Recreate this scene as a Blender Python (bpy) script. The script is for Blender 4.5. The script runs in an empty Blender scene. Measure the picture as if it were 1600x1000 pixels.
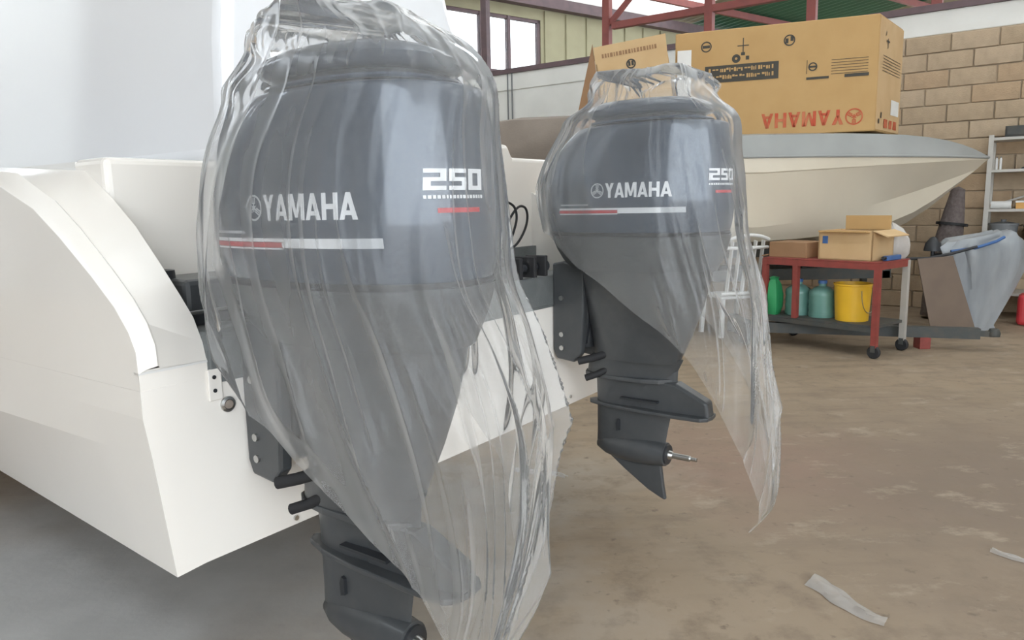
import bpy, bmesh, math, random
from mathutils import Vector, Matrix
from math import sin, cos, pi, radians, sqrt, atan2

random.seed(7)
sc = bpy.context.scene
C = sc.collection

# ------------------------------------------------------------------ camera
CAM_H = 1.45
PITCH = math.atan(182 / 1160.0)
ROLL = radians(1.2)
fw = Vector((0, cos(PITCH), -sin(PITCH)))
rt = Vector((1, 0, 0))
up = rt.cross(fw)
r2 = rt * cos(ROLL) - up * sin(ROLL)
u2 = up * cos(ROLL) + rt * sin(ROLL)
cam_d = bpy.data.cameras.new('camera')
cam = bpy.data.objects.new('camera', cam_d)
C.objects.link(cam)
cam_d.sensor_width = 36
cam_d.lens = 1160 / 1600 * 36
cam_d.clip_start = 0.05
cam_d.clip_end = 200
m = Matrix((r2, u2, -fw)).transposed().to_4x4()
m.translation = Vector((0, 0, CAM_H))
cam.matrix_world = m
sc.camera = cam

# ------------------------------------------------------------------ world, sun, exposure
wd = bpy.data.worlds.new('overcast_sky')
sc.world = wd
wd.use_nodes = True
wd.node_tree.nodes['Background'].inputs[0].default_value = (0.87, 0.94, 1.0, 1)
wd.node_tree.nodes['Background'].inputs[1].default_value = 2.6
sc.view_settings.view_transform = 'Standard'
sc.view_settings.look = 'None'
sc.view_settings.gamma = 1
sc.view_settings.use_curve_mapping = False
sc.cycles.sampling_pattern = 'TABULATED_SOBOL'     # keeps the thin films free of dither grain
sc.view_settings.exposure = 1.0

# ------------------------------------------------------------------ materials
MATS = {}


def mat(name, col, rough=0.5, metal=0.0, coat=0.0, col2=None, scale=6.0, bump=0.0, bscale=40.0, spec=0.5, mixlo=0.4, mixhi=0.65,
        alpha=None, stretch=None):
    if name in MATS:
        return MATS[name]
    M = bpy.data.materials.new(name)
    M.use_nodes = True
    nt = M.node_tree
    b = nt.nodes['Principled BSDF']
    b.inputs['Base Color'].default_value = (*col, 1)
    b.inputs['Roughness'].default_value = rough
    b.inputs['Metallic'].default_value = metal
    b.inputs['Coat Weight'].default_value = coat
    b.inputs['Coat Roughness'].default_value = 0.08
    b.inputs['Specular IOR Level'].default_value = spec
    tc = nt.nodes.new('ShaderNodeTexCoord')
    vec = tc.outputs['Object']
    if stretch:
        mp = nt.nodes.new('ShaderNodeMapping')
        mp.inputs['Scale'].default_value = stretch
        nt.links.new(vec, mp.inputs['Vector'])
        vec = mp.outputs['Vector']
    n = nt.nodes.new('ShaderNodeTexNoise')
    n.inputs['Scale'].default_value = scale
    n.inputs['Detail'].default_value = 6
    nt.links.new(vec, n.inputs['Vector'])
    rp = nt.nodes.new('ShaderNodeMapRange')
    rp.inputs['From Min'].default_value = mixlo
    rp.inputs['From Max'].default_value = mixhi
    nt.links.new(n.outputs['Fac'], rp.inputs['Value'])
    mx = nt.nodes.new('ShaderNodeMix')
    mx.data_type = 'RGBA'
    c2 = col2 or tuple(c * 0.93 for c in col)
    mx.inputs['A'].default_value = (*col, 1)
    mx.inputs['B'].default_value = (*c2, 1)
    nt.links.new(rp.outputs['Result'], mx.inputs['Factor'])
    nt.links.new(mx.outputs['Result'], b.inputs['Base Color'])
    if bump:
        n2 = nt.nodes.new('ShaderNodeTexNoise')
        n2.inputs['Scale'].default_value = bscale
        n2.inputs['Detail'].default_value = 4
        nt.links.new(vec, n2.inputs['Vector'])
        bp = nt.nodes.new('ShaderNodeBump')
        bp.inputs['Strength'].default_value = bump
        bp.inputs['Distance'].default_value = 0.01
        nt.links.new(n2.outputs['Fac'], bp.inputs['Height'])
        nt.links.new(bp.outputs['Normal'], b.inputs['Normal'])
    MATS[name] = M
    return M


def film_mat(name, haze=0.15, edge=0.74, tint=(0.97, 0.965, 0.955), rough=0.14, bscale=7.0, bump=0.3, stretch=(1, 1, 0.2)):
    M = bpy.data.materials.new(name)
    M.use_nodes = True
    nt = M.node_tree
    nt.nodes.remove(nt.nodes['Principled BSDF'])
    out = nt.nodes['Material Output']
    tr = nt.nodes.new('ShaderNodeBsdfTransparent')
    tr.inputs[0].default_value = (0.97, 0.975, 0.98, 1)
    gl = nt.nodes.new('ShaderNodeBsdfGlossy')
    gl.inputs['Color'].default_value = (1, 1, 1, 1)
    gl.inputs['Roughness'].default_value = rough
    df = nt.nodes.new('ShaderNodeBsdfDiffuse')
    df.inputs[0].default_value = (*tint, 1)
    tl = nt.nodes.new('ShaderNodeBsdfTranslucent')
    tl.inputs[0].default_value = (*tint, 1)
    tc = nt.nodes.new('ShaderNodeTexCoord')
    mp = nt.nodes.new('ShaderNodeMapping')
    mp.inputs['Scale'].default_value = stretch
    nt.links.new(tc.outputs['Object'], mp.inputs['Vector'])
    n = nt.nodes.new('ShaderNodeTexNoise')
    n.inputs['Scale'].default_value = bscale
    n.inputs['Detail'].default_value = 2
    n.inputs['Distortion'].default_value = 0.6
    nt.links.new(mp.outputs['Vector'], n.inputs['Vector'])
    bp = nt.nodes.new('ShaderNodeBump')
    bp.inputs['Strength'].default_value = bump
    bp.inputs['Distance'].default_value = 0.03
    nt.links.new(n.outputs['Fac'], bp.inputs['Height'])
    nt.links.new(bp.outputs['Normal'], gl.inputs['Normal'])
    lw = nt.nodes.new('ShaderNodeLayerWeight')
    lw.inputs['Blend'].default_value = 0.2
    nt.links.new(bp.outputs['Normal'], lw.inputs['Normal'])
    # haze share: grows where the film is seen edge on (longer way through it)
    mr = nt.nodes.new('ShaderNodeMapRange')
    mr.inputs['From Min'].default_value = 0.0
    mr.inputs['From Max'].default_value = 1.0
    mr.inputs['To Min'].default_value = haze
    mr.inputs['To Max'].default_value = edge
    nt.links.new(lw.outputs['Facing'], mr.inputs['Value'])
    m1 = nt.nodes.new('ShaderNodeMixShader')
    m1.inputs[0].default_value = 0.5
    nt.links.new(df.outputs[0], m1.inputs[1])
    nt.links.new(tl.outputs[0], m1.inputs[2])
    m2 = nt.nodes.new('ShaderNodeMixShader')
    nt.links.new(mr.outputs['Result'], m2.inputs[0])
    nt.links.new(tr.outputs[0], m2.inputs[1])
    nt.links.new(m1.outputs[0], m2.inputs[2])
    m3 = nt.nodes.new('ShaderNodeMixShader')
    nt.links.new(lw.outputs['Fresnel'], m3.inputs[0])
    nt.links.new(m2.outputs[0], m3.inputs[1])
    nt.links.new(gl.outputs[0], m3.inputs[2])
    nt.links.new(m3.outputs[0], out.inputs['Surface'])
    MATS[name] = M
    return M


mat('gelcoat', (0.86, 0.82, 0.765), 0.24, coat=0.4, col2=(0.84, 0.80, 0.745), scale=1.5)
mat('gelcoat_gloss', (0.86, 0.87, 0.89), 0.10, coat=1.0, col2=(0.85, 0.86, 0.885), scale=1.2)
mat('gelcoat_matte', (0.74, 0.73, 0.71), 0.45, col2=(0.71, 0.70, 0.68), scale=2)
mat('deck_grey', (0.13, 0.14, 0.14), 0.55, col2=(0.17, 0.18, 0.18), scale=9, bump=0.2, bscale=180)
mat('cowl_paint', (0.040, 0.058, 0.088), 0.30, metal=0.25, coat=0.9, col2=(0.044, 0.063, 0.094), scale=60)
mat('leg_paint', (0.060, 0.064, 0.068), 0.42, metal=0.1, coat=0.2, col2=(0.068, 0.071, 0.074), scale=20)
mat('black_plastic', (0.022, 0.024, 0.028), 0.45, col2=(0.03, 0.032, 0.036))
mat('black_rubber', (0.018, 0.018, 0.02), 0.7)
mat('steel', (0.55, 0.55, 0.54), 0.3, metal=1.0, col2=(0.45, 0.45, 0.44))
mat('decal_white', (0.82, 0.83, 0.84), 0.4)
mat('decal_silver', (0.52, 0.54, 0.56), 0.35)
mat('decal_red', (0.55, 0.04, 0.05), 0.4)
mat('cardboard', (0.52, 0.33, 0.14), 0.85, col2=(0.49, 0.305, 0.125), scale=3, bump=0.05)
mat('cardboard_light', (0.62, 0.43, 0.23), 0.85, col2=(0.58, 0.39, 0.2), scale=3)
mat('cardboard_brown', (0.33, 0.19, 0.10), 0.85, col2=(0.29, 0.165, 0.085), scale=4)
mat('board_brown', (0.20, 0.15, 0.115), 0.85, col2=(0.18, 0.135, 0.105), scale=4)
mat('print_black', (0.055, 0.05, 0.04), 0.7)
mat('print_red', (0.50, 0.075, 0.03), 0.7, col2=(0.52, 0.16, 0.07), scale=8)
mat('paper_white', (0.8, 0.8, 0.77), 0.7)
mat('red_steel', (0.28, 0.055, 0.045), 0.5, col2=(0.22, 0.05, 0.04), scale=12)
mat('truss_red', (0.27, 0.075, 0.065), 0.6, col2=(0.22, 0.065, 0.06), scale=5)
mat('truss_brown', (0.15, 0.10, 0.11), 0.6, col2=(0.12, 0.085, 0.095), scale=5)
mat('trailer_dark', (0.055, 0.06, 0.058), 0.6, col2=(0.075, 0.07, 0.06), scale=10)
mat('wall_white', (0.82, 0.82, 0.79), 0.9, col2=(0.77, 0.77, 0.74), scale=2, bump=0.1)
mat('cladding_olive', (0.36, 0.34, 0.22), 0.7, col2=(0.33, 0.31, 0.2), scale=2)
for i, c in enumerate([(0.50, 0.385, 0.265), (0.47, 0.36, 0.245), (0.52, 0.405, 0.285), (0.49, 0.355, 0.23)]):
    mat('block_%d' % i, c, 0.95, col2=tuple(k * 0.86 for k in c), scale=7, bump=0.5, bscale=60)
mat('mortar', (0.46, 0.37, 0.27), 0.95, col2=(0.42, 0.335, 0.24), scale=9, bump=0.3)
mat('block_dark', (0.18, 0.16, 0.14), 0.95, col2=(0.15, 0.135, 0.12), scale=7, bump=0.3)
mat('hull_cream', (0.72, 0.655, 0.53), 0.35, coat=0.3, col2=(0.69, 0.625, 0.505), scale=2)
mat('deck_pale', (0.33, 0.34, 0.33), 0.45, col2=(0.30, 0.31, 0.30), scale=2)
mat('tarp_brown', (0.27, 0.225, 0.19), 0.8, col2=(0.24, 0.2, 0.17), scale=3, bump=0.2)
mat('yellow_plastic', (0.80, 0.47, 0.03), 0.4)
mat('teal_plastic', (0.12, 0.26, 0.22), 0.3, col2=(0.15, 0.3, 0.26))
mat('green_plastic', (0.03, 0.28, 0.10), 0.4)
mat('blue_plastic', (0.05, 0.13, 0.33), 0.4)
mat('red_plastic', (0.55, 0.04, 0.05), 0.4)
mat('orange_plastic', (0.65, 0.35, 0.1), 0.5)
mat('grey_plastic', (0.2, 0.21, 0.22), 0.5)
mat('white_plastic', (0.75, 0.75, 0.73), 0.45)
mat('pale_metal', (0.52, 0.50, 0.46), 0.5, metal=0.3)
mat('wrap_grey', (0.27, 0.29, 0.31), 0.35, col2=(0.37, 0.39, 0.41), scale=4, bump=0.6, bscale=9, stretch=(1, 1, 0.3))
mat('wrap_white', (0.50, 0.47, 0.44), 0.5, col2=(0.38, 0.35, 0.32), scale=4, bump=0.6, bscale=12)
mat('roof_green', (0.03, 0.13, 0.075), 0.6)
mat('roof_olive', (0.30, 0.28, 0.21), 0.7)
mat('roof_cream', (0.72, 0.70, 0.64), 0.7)
mat('mesh_dark', (0.13, 0.105, 0.10), 0.9, col2=(0.18, 0.15, 0.14), scale=30, bump=0.8, bscale=40)
film_mat('film_near')
film_mat('film_far')
FS = film_mat('film_scrap', haze=0.35, edge=0.85)


def roof_translucent():
    M = mat('roof_translucent', (0.75, 0.74, 0.68), 0.8)
    nt = M.node_tree
    b = nt.nodes['Principled BSDF']
    tl = nt.nodes.new('ShaderNodeBsdfTranslucent')
    tl.inputs[0].default_value = (0.85, 0.84, 0.80, 1)
    mx = nt.nodes.new('ShaderNodeMixShader')
    mx.inputs[0].default_value = 0.5
    nt.links.new(b.outputs[0], mx.inputs[1])
    nt.links.new(tl.outputs[0], mx.inputs[2])
    nt.links.new(mx.outputs[0], nt.nodes['Material Output'].inputs['Surface'])


roof_translucent()


def glass_mat():
    M = bpy.data.materials.new('window_glass')
    M.use_nodes = True
    nt = M.node_tree
    nt.nodes.remove(nt.nodes['Principled BSDF'])
    tr = nt.nodes.new('ShaderNodeBsdfTransparent')
    tr.inputs[0].default_value = (0.93, 0.95, 0.95, 1)
    gl = nt.nodes.new('ShaderNodeBsdfGlossy')
    gl.inputs['Roughness'].default_value = 0.05
    fr = nt.nodes.new('ShaderNodeFresnel')
    mx = nt.nodes.new('ShaderNodeMixShader')
    nt.links.new(fr.outputs[0], mx.inputs[0])
    nt.links.new(tr.outputs[0], mx.inputs[1])
    nt.links.new(gl.outputs[0], mx.inputs[2])
    nt.links.new(mx.outputs[0], nt.nodes['Material Output'].inputs['Surface'])
    MATS['window_glass'] = M


glass_mat()


def floor_mat():
    M = bpy.data.materials.new('floor_concrete')
    M.use_nodes = True
    nt = M.node_tree
    b = nt.nodes['Principled BSDF']
    tc = nt.nodes.new('ShaderNodeTexCoord')

    def noise(sx, sy, scale, detail=6, rough=0.55):
        mp = nt.nodes.new('ShaderNodeMapping')
        mp.inputs['Scale'].default_value = (sx, sy, 1)
        nt.links.new(tc.outputs['Object'], mp.inputs['Vector'])
        n = nt.nodes.new('ShaderNodeTexNoise')
        n.inputs['Scale'].default_value = scale
        n.inputs['Detail'].default_value = detail
        n.inputs['Roughness'].default_value = rough
        nt.links.new(mp.outputs['Vector'], n.inputs['Vector'])
        return n.outputs['Fac']

    def ramp(v, a, c):
        r = nt.nodes.new('ShaderNodeMapRange')
        r.inputs['From Min'].default_value = a
        r.inputs['From Max'].default_value = c
        nt.links.new(v, r.inputs['Value'])
        return r.outputs['Result']

    def mix(f, a, c):
        mx = nt.nodes.new('ShaderNodeMix')
        mx.data_type = 'RGBA'
        nt.links.new(f, mx.inputs['Factor'])
        for s, v in (('A', a), ('B', c)):
            if isinstance(v, tuple):
                mx.inputs[s].default_value = (*v, 1)
            else:
                nt.links.new(v, mx.inputs[s])
        return mx.outputs['Result']

    def blob(x, y, r0, r1):
        sub = nt.nodes.new('ShaderNodeVectorMath')
        sub.operation = 'DISTANCE'
        sub.inputs[1].default_value = (x, y, 0)
        nt.links.new(tc.outputs['Object'], sub.inputs[0])
        n = noise(1, 1, 1.6)
        ad = nt.nodes.new('ShaderNodeMath')
        ad.operation = 'MULTIPLY_ADD'
        ad.inputs[1].default_value = 1.6
        nt.links.new(n, ad.inputs[0])
        nt.links.new(sub.outputs['Value'], ad.inputs[2])
        return ramp(ad.outputs[0], r1 + .8, r0 + .8)

    base = mix(ramp(noise(1, 1, 0.9), .35, .68), (0.315, 0.24, 0.165), (0.27, 0.205, 0.14))
    base = mix(ramp(noise(0.5, 2.2, 3.0), .5, .75), base, (0.205, 0.155, 0.11))
    # reddish primer dust, bare grey concrete under the hull
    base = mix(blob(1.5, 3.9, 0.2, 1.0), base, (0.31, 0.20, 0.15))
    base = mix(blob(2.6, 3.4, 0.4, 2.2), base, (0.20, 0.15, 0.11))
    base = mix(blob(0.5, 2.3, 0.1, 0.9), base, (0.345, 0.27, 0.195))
    base = mix(blob(0.15, 3.7, 0.15, 0.7), base, (0.34, 0.29, 0.235))  # lighter patch paints in the glare on the floor between the motors
    base = mix(ramp(noise(1, 1, 5.5, 8, .65), .5, .72), base, (0.205, 0.155, 0.11))
    base = mix(ramp(noise(1, 1.6, 2.6, 8, .7), .56, .72), base, (0.37, 0.30, 0.225))
    base = mix(ramp(noise(1, 1, 16, 8), .62, .76), base, (0.15, 0.11, 0.08))
    base = mix(blob(-1.7, 2.6, 0.6, 2.1), base, mix(ramp(noise(1, 1, 4, 8), .35, .7), (0.42, 0.415, 0.405), (0.36, 0.355, 0.345)))
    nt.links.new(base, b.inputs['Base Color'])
    rr = nt.nodes.new('ShaderNodeMapRange')
    rr.inputs['To Min'].default_value = 0.5
    rr.inputs['To Max'].default_value = 0.85
    nt.links.new(noise(1, 1, 2.2), rr.inputs['Value'])
    nt.links.new(rr.outputs['Result'], b.inputs['Roughness'])
    bp = nt.nodes.new('ShaderNodeBump')
    bp.inputs['Strength'].default_value = 0.15
    bp.inputs['Distance'].default_value = 0.01
    nt.links.new(noise(1, 1, 25), bp.inputs['Height'])
    nt.links.new(bp.outputs['Normal'], b.inputs['Normal'])
    MATS['floor'] = M


floor_mat()


# ------------------------------------------------------------------ mesh helpers
def tag(o, label=None, cat=None, group=None, kind=None):
    if label:
        o['label'] = label
    if cat:
        o['category'] = cat
    if group:
        o['group'] = group
    if kind:
        o['kind'] = kind
    return o


def empty(name, loc=(0, 0, 0), rz=0.0, rot=None):
    o = bpy.data.objects.new(name, None)
    C.objects.link(o)
    o.location = loc
    o.rotation_euler = rot if rot else (0, 0, rz)
    o.empty_display_size = 0.1
    return o


class MB:
    def __init__(s):
        s.v = []
        s.f = []

    def add(s, v, f):
        n = len(s.v)
        s.v += [tuple(p) for p in v]
        s.f += [tuple(i + n for i in q) for q in f]
        return s

    def box(s, lo, hi, M=None):
        x0, y0, z0 = lo
        x1, y1, z1 = hi
        v = [Vector(p) for p in ((x0, y0, z0), (x1, y0, z0), (x1, y1, z0), (x0, y1, z0), (x0, y0, z1), (x1, y0, z1), (x1, y1, z1), (x0, y1, z1))]
        if M:
            v = [M @ p for p in v]
        return s.add(v, [(3, 2, 1, 0), (4, 5, 6, 7), (0, 1, 5, 4), (1, 2, 6, 5), (2, 3, 7, 6), (3, 0, 4, 7)])

    def bar(s, p, q, w, h=None):
        """rectangular bar from p to q"""
        h = h or w
        p, q = Vector(p), Vector(q)
        d = (q - p).normalized()
        ref = Vector((0, 0, 1)) if abs(d.z) < 0.9 else Vector((1, 0, 0))
        a = d.cross(ref).normalized()
        b = a.cross(d)
        v = [e + a * sa * w / 2 + b * sb * h / 2 for e in (p, q) for sa, sb in ((-1, -1), (1, -1), (1, 1), (-1, 1))]
        return s.add(v, [(0, 1, 2, 3), (7, 6, 5, 4), (0, 4, 5, 1), (1, 5, 6, 2), (2, 6, 7, 3), (3, 7, 4, 0)])

    def tube(s, pts, r, n=10, closed=False):
        pts = [Vector(p) for p in pts]
        rs = r if isinstance(r, (list, tuple)) else [r] * len(pts)
        rings = []
        prev = None
        for i, p in enumerate(pts):
            d = (pts[min(i + 1, len(pts) - 1)] - pts[max(i - 1, 0)]).normalized()
            if prev is None:
                ref = Vector((0, 0, 1)) if abs(d.z) < 0.9 else Vector((1, 0, 0))
                a = d.cross(ref).normalized()
            else:
                a = (prev - d * prev.dot(d)).normalized()
            prev = a
            b = d.cross(a)
            rings.append([p + (a * cos(2 * pi * k / n) + b * sin(2 * pi * k / n)) * rs[i] for k in range(n)])
        return s.loft(rings)

    def loft(s, rings, cap0=True, cap1=True, closed=True):
        n = len(rings[0])
        v = [p for r in rings for p in r]
        f = []
        for i in range(len(rings) - 1):
            for k in range(n if closed else n - 1):
                a, b = i * n + k, i * n + (k + 1) % n
                f.append((a, b, b + n, a + n))
        if cap0:
            f.append(tuple(range(n - 1, -1, -1)))
        if cap1:
            f.append(tuple(range((len(rings) - 1) * n, len(rings) * n)))
        return s.add(v, f)

    def prism(s, poly, d0, d1, plane='xz'):
        """extrude 2D polygon: plane xz -> along y, xy -> along z, yz -> along x"""
        def P(p, d):
            return {'xz': (p[0], d, p[1]), 'xy': (p[0], p[1], d), 'yz': (d, p[0], p[1])}[plane]
        n = len(poly)
        v = [P(p, d0) for p in poly] + [P(p, d1) for p in poly]
        f = [tuple(range(n - 1, -1, -1)), tuple(range(n, 2 * n))] + [(k, (k + 1) % n, (k + 1) % n + n, k + n) for k in range(n)]
        return s.add(v, f)

    def lathe(s, prof, c=(0, 0, 0), n=20, axis='z'):
        rings = []
        for r, h in prof:
            ring = []
            for k in range(n):
                a = 2 * pi * k / n
                p = {'z': (r * cos(a), r * sin(a), h), 'x': (h, r * cos(a), r * sin(a)), 'y': (r * sin(a), h, r * cos(a))}[axis]
                ring.append((p[0] + c[0], p[1] + c[1], p[2] + c[2]))
            rings.append(ring)
        return s.loft(rings)

    def build(s, name, m, parent=None, smooth=False, bevel=0.0, bseg=2, subsurf=0, angle=40):
        me = bpy.data.meshes.new(name)
        me.from_pydata(s.v, [], s.f)
        bm = bmesh.new()
        bm.from_mesh(me)
        bmesh.ops.recalc_face_normals(bm, faces=bm.faces)
        if smooth:
            for f in bm.faces:
                f.smooth = True
            for e in bm.edges:
                if len(e.link_faces) == 2 and e.calc_face_angle(0) > radians(angle):
                    e.smooth = False
        bm.to_mesh(me)
        bm.free()
        o = bpy.data.objects.new(name, me)
        C.objects.link(o)
        me.materials.append(MATS[m])
        if parent:
            o.parent = parent
        if bevel:
            md = o.modifiers.new('bevel', 'BEVEL')
            md.width = bevel
            md.segments = bseg
            md.limit_method = 'ANGLE'
            md.angle_limit = radians(35)
            md.harden_normals = False
        if subsurf:
            md = o.modifiers.new('subdivision', 'SUBSURF')
            md.levels = md.render_levels = subsurf
        return o


def catmull(xs, ys, x):
    """monotone-ish smooth interpolation of table (xs descending or ascending)"""
    if xs[0] > xs[-1]:
        xs, ys = xs[::-1], ys[::-1]
    if x <= xs[0]:
        return ys[0]
    if x >= xs[-1]:
        return ys[-1]
    for i in range(len(xs) - 1):
        if x <= xs[i + 1]:
            break
    h = xs[i + 1] - xs[i]
    t = (x - xs[i]) / h

    def slope(j):
        if j == 0:
            return (ys[1] - ys[0]) / (xs[1] - xs[0])
        if j == len(xs) - 1:
            return (ys[-1] - ys[-2]) / (xs[-1] - xs[-2])
        return (ys[j + 1] - ys[j - 1]) / (xs[j + 1] - xs[j - 1])
    a, b = slope(i) * h, slope(i + 1) * h
    return (2 * t**3 - 3 * t**2 + 1) * ys[i] + (t**3 - 2 * t**2 + t) * a + (-2 * t**3 + 3 * t**2) * ys[i + 1] + (t**3 - t**2) * b


def spow(c, e):
    return math.copysign(abs(c) ** e, c)


RZ = radians(-35.9)
AX = Vector((cos(RZ), sin(RZ), 0))          # aft
TX = Vector((-sin(RZ), cos(RZ), 0))         # to starboard
ORG = Vector((-0.6766, 2.0511, 0))          # on the transom plane, in line with the near motor


def W(a, u, z):
    p = ORG + AX * a + TX * u
    return Vector((p.x, p.y, z))


# ------------------------------------------------------------------ lettering (own block letters)
def qd(*p):
    return list(p)


GLYPH = {
    'Y': (0.74, [qd((0, 1), (.24, 1), (.48, .40), (.27, .40)), qd((.50, 1), (.74, 1), (.47, .40), (.26, .40)), qd((.26, 0), (.48, 0), (.48, .42), (.26, .42))]),
    'A': (0.80, [qd((0, 0), (.22, 0), (.50, 1), (.30, 1)), qd((.58, 0), (.80, 0), (.50, 1), (.30, 1)), qd((.16, .17), (.64, .17), (.60, .34), (.20, .34))]),
    'M': (0.92, [qd((0, 0), (.21, 0), (.21, 1), (0, 1)), qd((.71, 0), (.92, 0), (.92, 1), (.71, 1)), qd((.06, 1), (.28, 1), (.54, .10), (.38, .10)), qd((.64, 1), (.86, 1), (.54, .10), (.38, .10))]),
    'H': (0.78, [qd((0, 0), (.22, 0), (.22, 1), (0, 1)), qd((.56, 0), (.78, 0), (.78, 1), (.56, 1)), qd((.2, .40), (.58, .40), (.58, .59), (.2, .59))]),
    '2': (1.12, [qd((0, .80), (1.1, .80), (1.1, 1), (0, 1)), qd((.78, .42), (1.1, .42), (1.1, .82), (.78, .82)), qd((0, .42), (1.1, .42), (1.1, .60), (0, .60)), qd((0, 0), (.34, 0), (.34, .58), (0, .58)), qd((0, 0), (1.1, 0), (1.1, .2), (0, .2))]),
    '5': (1.12, [qd((0, .80), (1.1, .80), (1.1, 1), (0, 1)), qd((0, .42), (.34, .42), (.34, .82), (0, .82)), qd((0, .42), (1.1, .42), (1.1, .60), (0, .60)), qd((.78, 0), (1.1, 0), (1.1, .58), (.78, .58)), qd((0, 0), (1.1, 0), (1.1, .2), (0, .2))]),
    '0': (1.12, [qd((0, .80), (1.1, .80), (1.1, 1), (0, 1)), qd((0, 0), (.34, 0), (.34, 1), (0, 1)), qd((.76, 0), (1.1, 0), (1.1, 1), (.76, 1)), qd((0, 0), (1.1, 0), (1.1, .2), (0, .2))]),
}


def word_polys(word, h, gap=0.12, wx=1.0, slant=0.0):
    x = 0
    out = []
    for ch in word:
        w, qs = GLYPH[ch]
        for q in qs:
            out.append([((x + p[0] * wx + slant * p[1]) * h, p[1] * h) for p in q])
        x += w * wx + gap
    return out, (x - gap) * h


def logo_polys(cx, cy, r):
    """ring holding three crossed forks"""
    out = []
    n = 28
    for k in range(n):
        a, b = 2 * pi * k / n, 2 * pi * (k + 1) / n
        out.append([(cx + r * cos(a), cy + r * sin(a)), (cx + r * cos(b), cy + r * sin(b)), (cx + r * .84 * cos(b), cy + r * .84 * sin(b)), (cx + r * .84 * cos(a), cy + r * .84 * sin(a))])
    for k in range(3):
        a = pi / 2 + 2 * pi * k / 3
        d = (cos(a), sin(a))
        nrm = (-d[1], d[0])
        for off, r0, r1, w in ((0, -.3, .34, .07), (.16, .34, .80, .055), (-.16, .34, .80, .055), (0, .3, .38, .21), (0, .38, .8, .045)):
            out.append([(cx + r * (d[0] * t + nrm[0] * (off + s * w)), cy + r * (d[1] * t + nrm[1] * (off + s * w))) for t, s in ((r0, -1), (r1, -1), (r1, 1), (r0, 1))])
    return out


def decal(name, polys, mapper, m, parent, step=0.012):
    """flat print: polygons sliced finely and wrapped on a surface by mapper(s, t)"""
    bm = bmesh.new()
    for p in polys:
        try:
            bm.faces.new([bm.verts.new((q[0], q[1], 0)) for q in p])
        except ValueError:
            pass
    xs = [v.co.x for v in bm.verts]
    x = math.floor(min(xs) / step) * step + step
    while x < max(xs):
        bmesh.ops.bisect_plane(bm, geom=bm.verts[:] + bm.edges[:] + bm.faces[:], plane_co=(x, 0, 0), plane_no=(1, 0, 0))
        x += step
    for v in bm.verts:
        v.co = mapper(v.co.x, v.co.y)
    me = bpy.data.meshes.new(name)
    bm.to_mesh(me)
    bm.free()
    o = bpy.data.objects.new(name, me)
    C.objects.link(o)
    me.materials.append(MATS[m])
    o.parent = parent
    return o


# ================================================================== SETTING
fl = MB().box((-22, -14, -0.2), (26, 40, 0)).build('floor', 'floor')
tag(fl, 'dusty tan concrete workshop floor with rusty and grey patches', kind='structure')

# --- long block wall behind (parallel to the boat) ---
WT = 10.905                                         # distance of the wall face along TX from the world origin


def WW(t, d, z):                                    # t along AX, d behind the wall face
    p = AX * t + TX * (WT + d)
    return Vector((p.x, p.y, z))


wall_frame = Matrix.Translation(WW(0, 0, 0)) @ Matrix.Rotation(RZ, 4, 'Z')
wb = MB().box((-16, 0.0, 0), (5.2, 0.3, 3.40)).build('wall_back', 'wall_white')
wb.matrix_world = wall_frame
tag(wb, 'white plastered and bare block wall across the back of the workshop', kind='structure')
o = MB().box((-16, -0.02, 3.40), (5.2, 0.34, 3.68)).build('ring_beam', 'wall_white', wb, bevel=0.01)
o = MB().box((-16, -0.05, 3.68), (5.2, 0.36, 3.76)).build('wall_cap', 'truss_brown', wb)
# block facing on the right-hand stretch
o = MB().box((-4.9, -0.02, 0), (5.2, 0.0, 3.40)).build('mortar_bed', 'mortar', wb)
BL, BH = 0.50, 0.212
bms = []
for i in range(4):
    bmx = MB().box((0.008, -0.045, 0.006), (BL - 0.008, -0.018, BH - 0.006))
    bo = bmx.build('concrete_block', 'block_%d' % i, wb, bevel=0.006, bseg=1)
    bms.append(bo)
first = [True] * 4
cnt = 0
for row in range(16):
    for col in range(18):
        x = -4.9 + col * BL + (BL / 2 if row % 2 else 0)
        if x > 3.4:
            continue
        i = random.randrange(4)
        if first[i]:
            ob = bms[i]
            first[i] = False
        else:
            ob = bms[i].copy()
            C.objects.link(ob)
            ob.parent = wb
        ob.location = (x, random.uniform(-0.008, 0.004), row * BH)
        ob.rotation_euler = (random.uniform(-.004, .004), random.uniform(-.006, .006), random.uniform(-.006, .006))
        cnt += 1

# --- end wall with the windows, beyond the block wall ---
G0 = Vector((-0.85, 16.0, 0))
GA = math.atan2(0.59, 0.807)
gframe = Matrix.Translation(G0) @ Matrix.Rotation(GA, 4, 'Z')
EAVE = 5.75
wx0, wx1, wz0, wz1 = -1.6, 2.0, 4.24, 5.42
gw = MB()
gw.box((-12, 0, 0), (wx0, 0.15, EAVE))
gw.box((wx1, 0, 0), (18, 0.15, EAVE))
gw.box((wx0, 0, 0), (wx1, 0.15, wz0))
gw.box((wx0, 0, wz1), (wx1, 0.15, EAVE))
gw = gw.build('wall_far', 'cladding_olive')
gw.matrix_world = gframe
tag(gw, 'olive metal clad end wall with tall windows', kind='structure')
for k in range(24):
    x = 2.1 + k * 0.62
    MB().box((x, -0.03, 3.2), (x + 0.56, 0, EAVE - .12)).build('cladding_panel', 'cladding_olive', gw, bevel=0.01, bseg=1)
MB().box((-12, -0.22, EAVE - 0.1), (18, -0.02, EAVE + 0.12)).build('eave_beam', 'truss_brown', gw)
win = MB()
win.box((wx0, 0.02, wz0 - 0.03), (wx1, 0.12, wz0 + 0.05)).box((wx0, 0.02, wz1 - 0.06), (wx1, 0.12, wz1 + 0.02))
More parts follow.
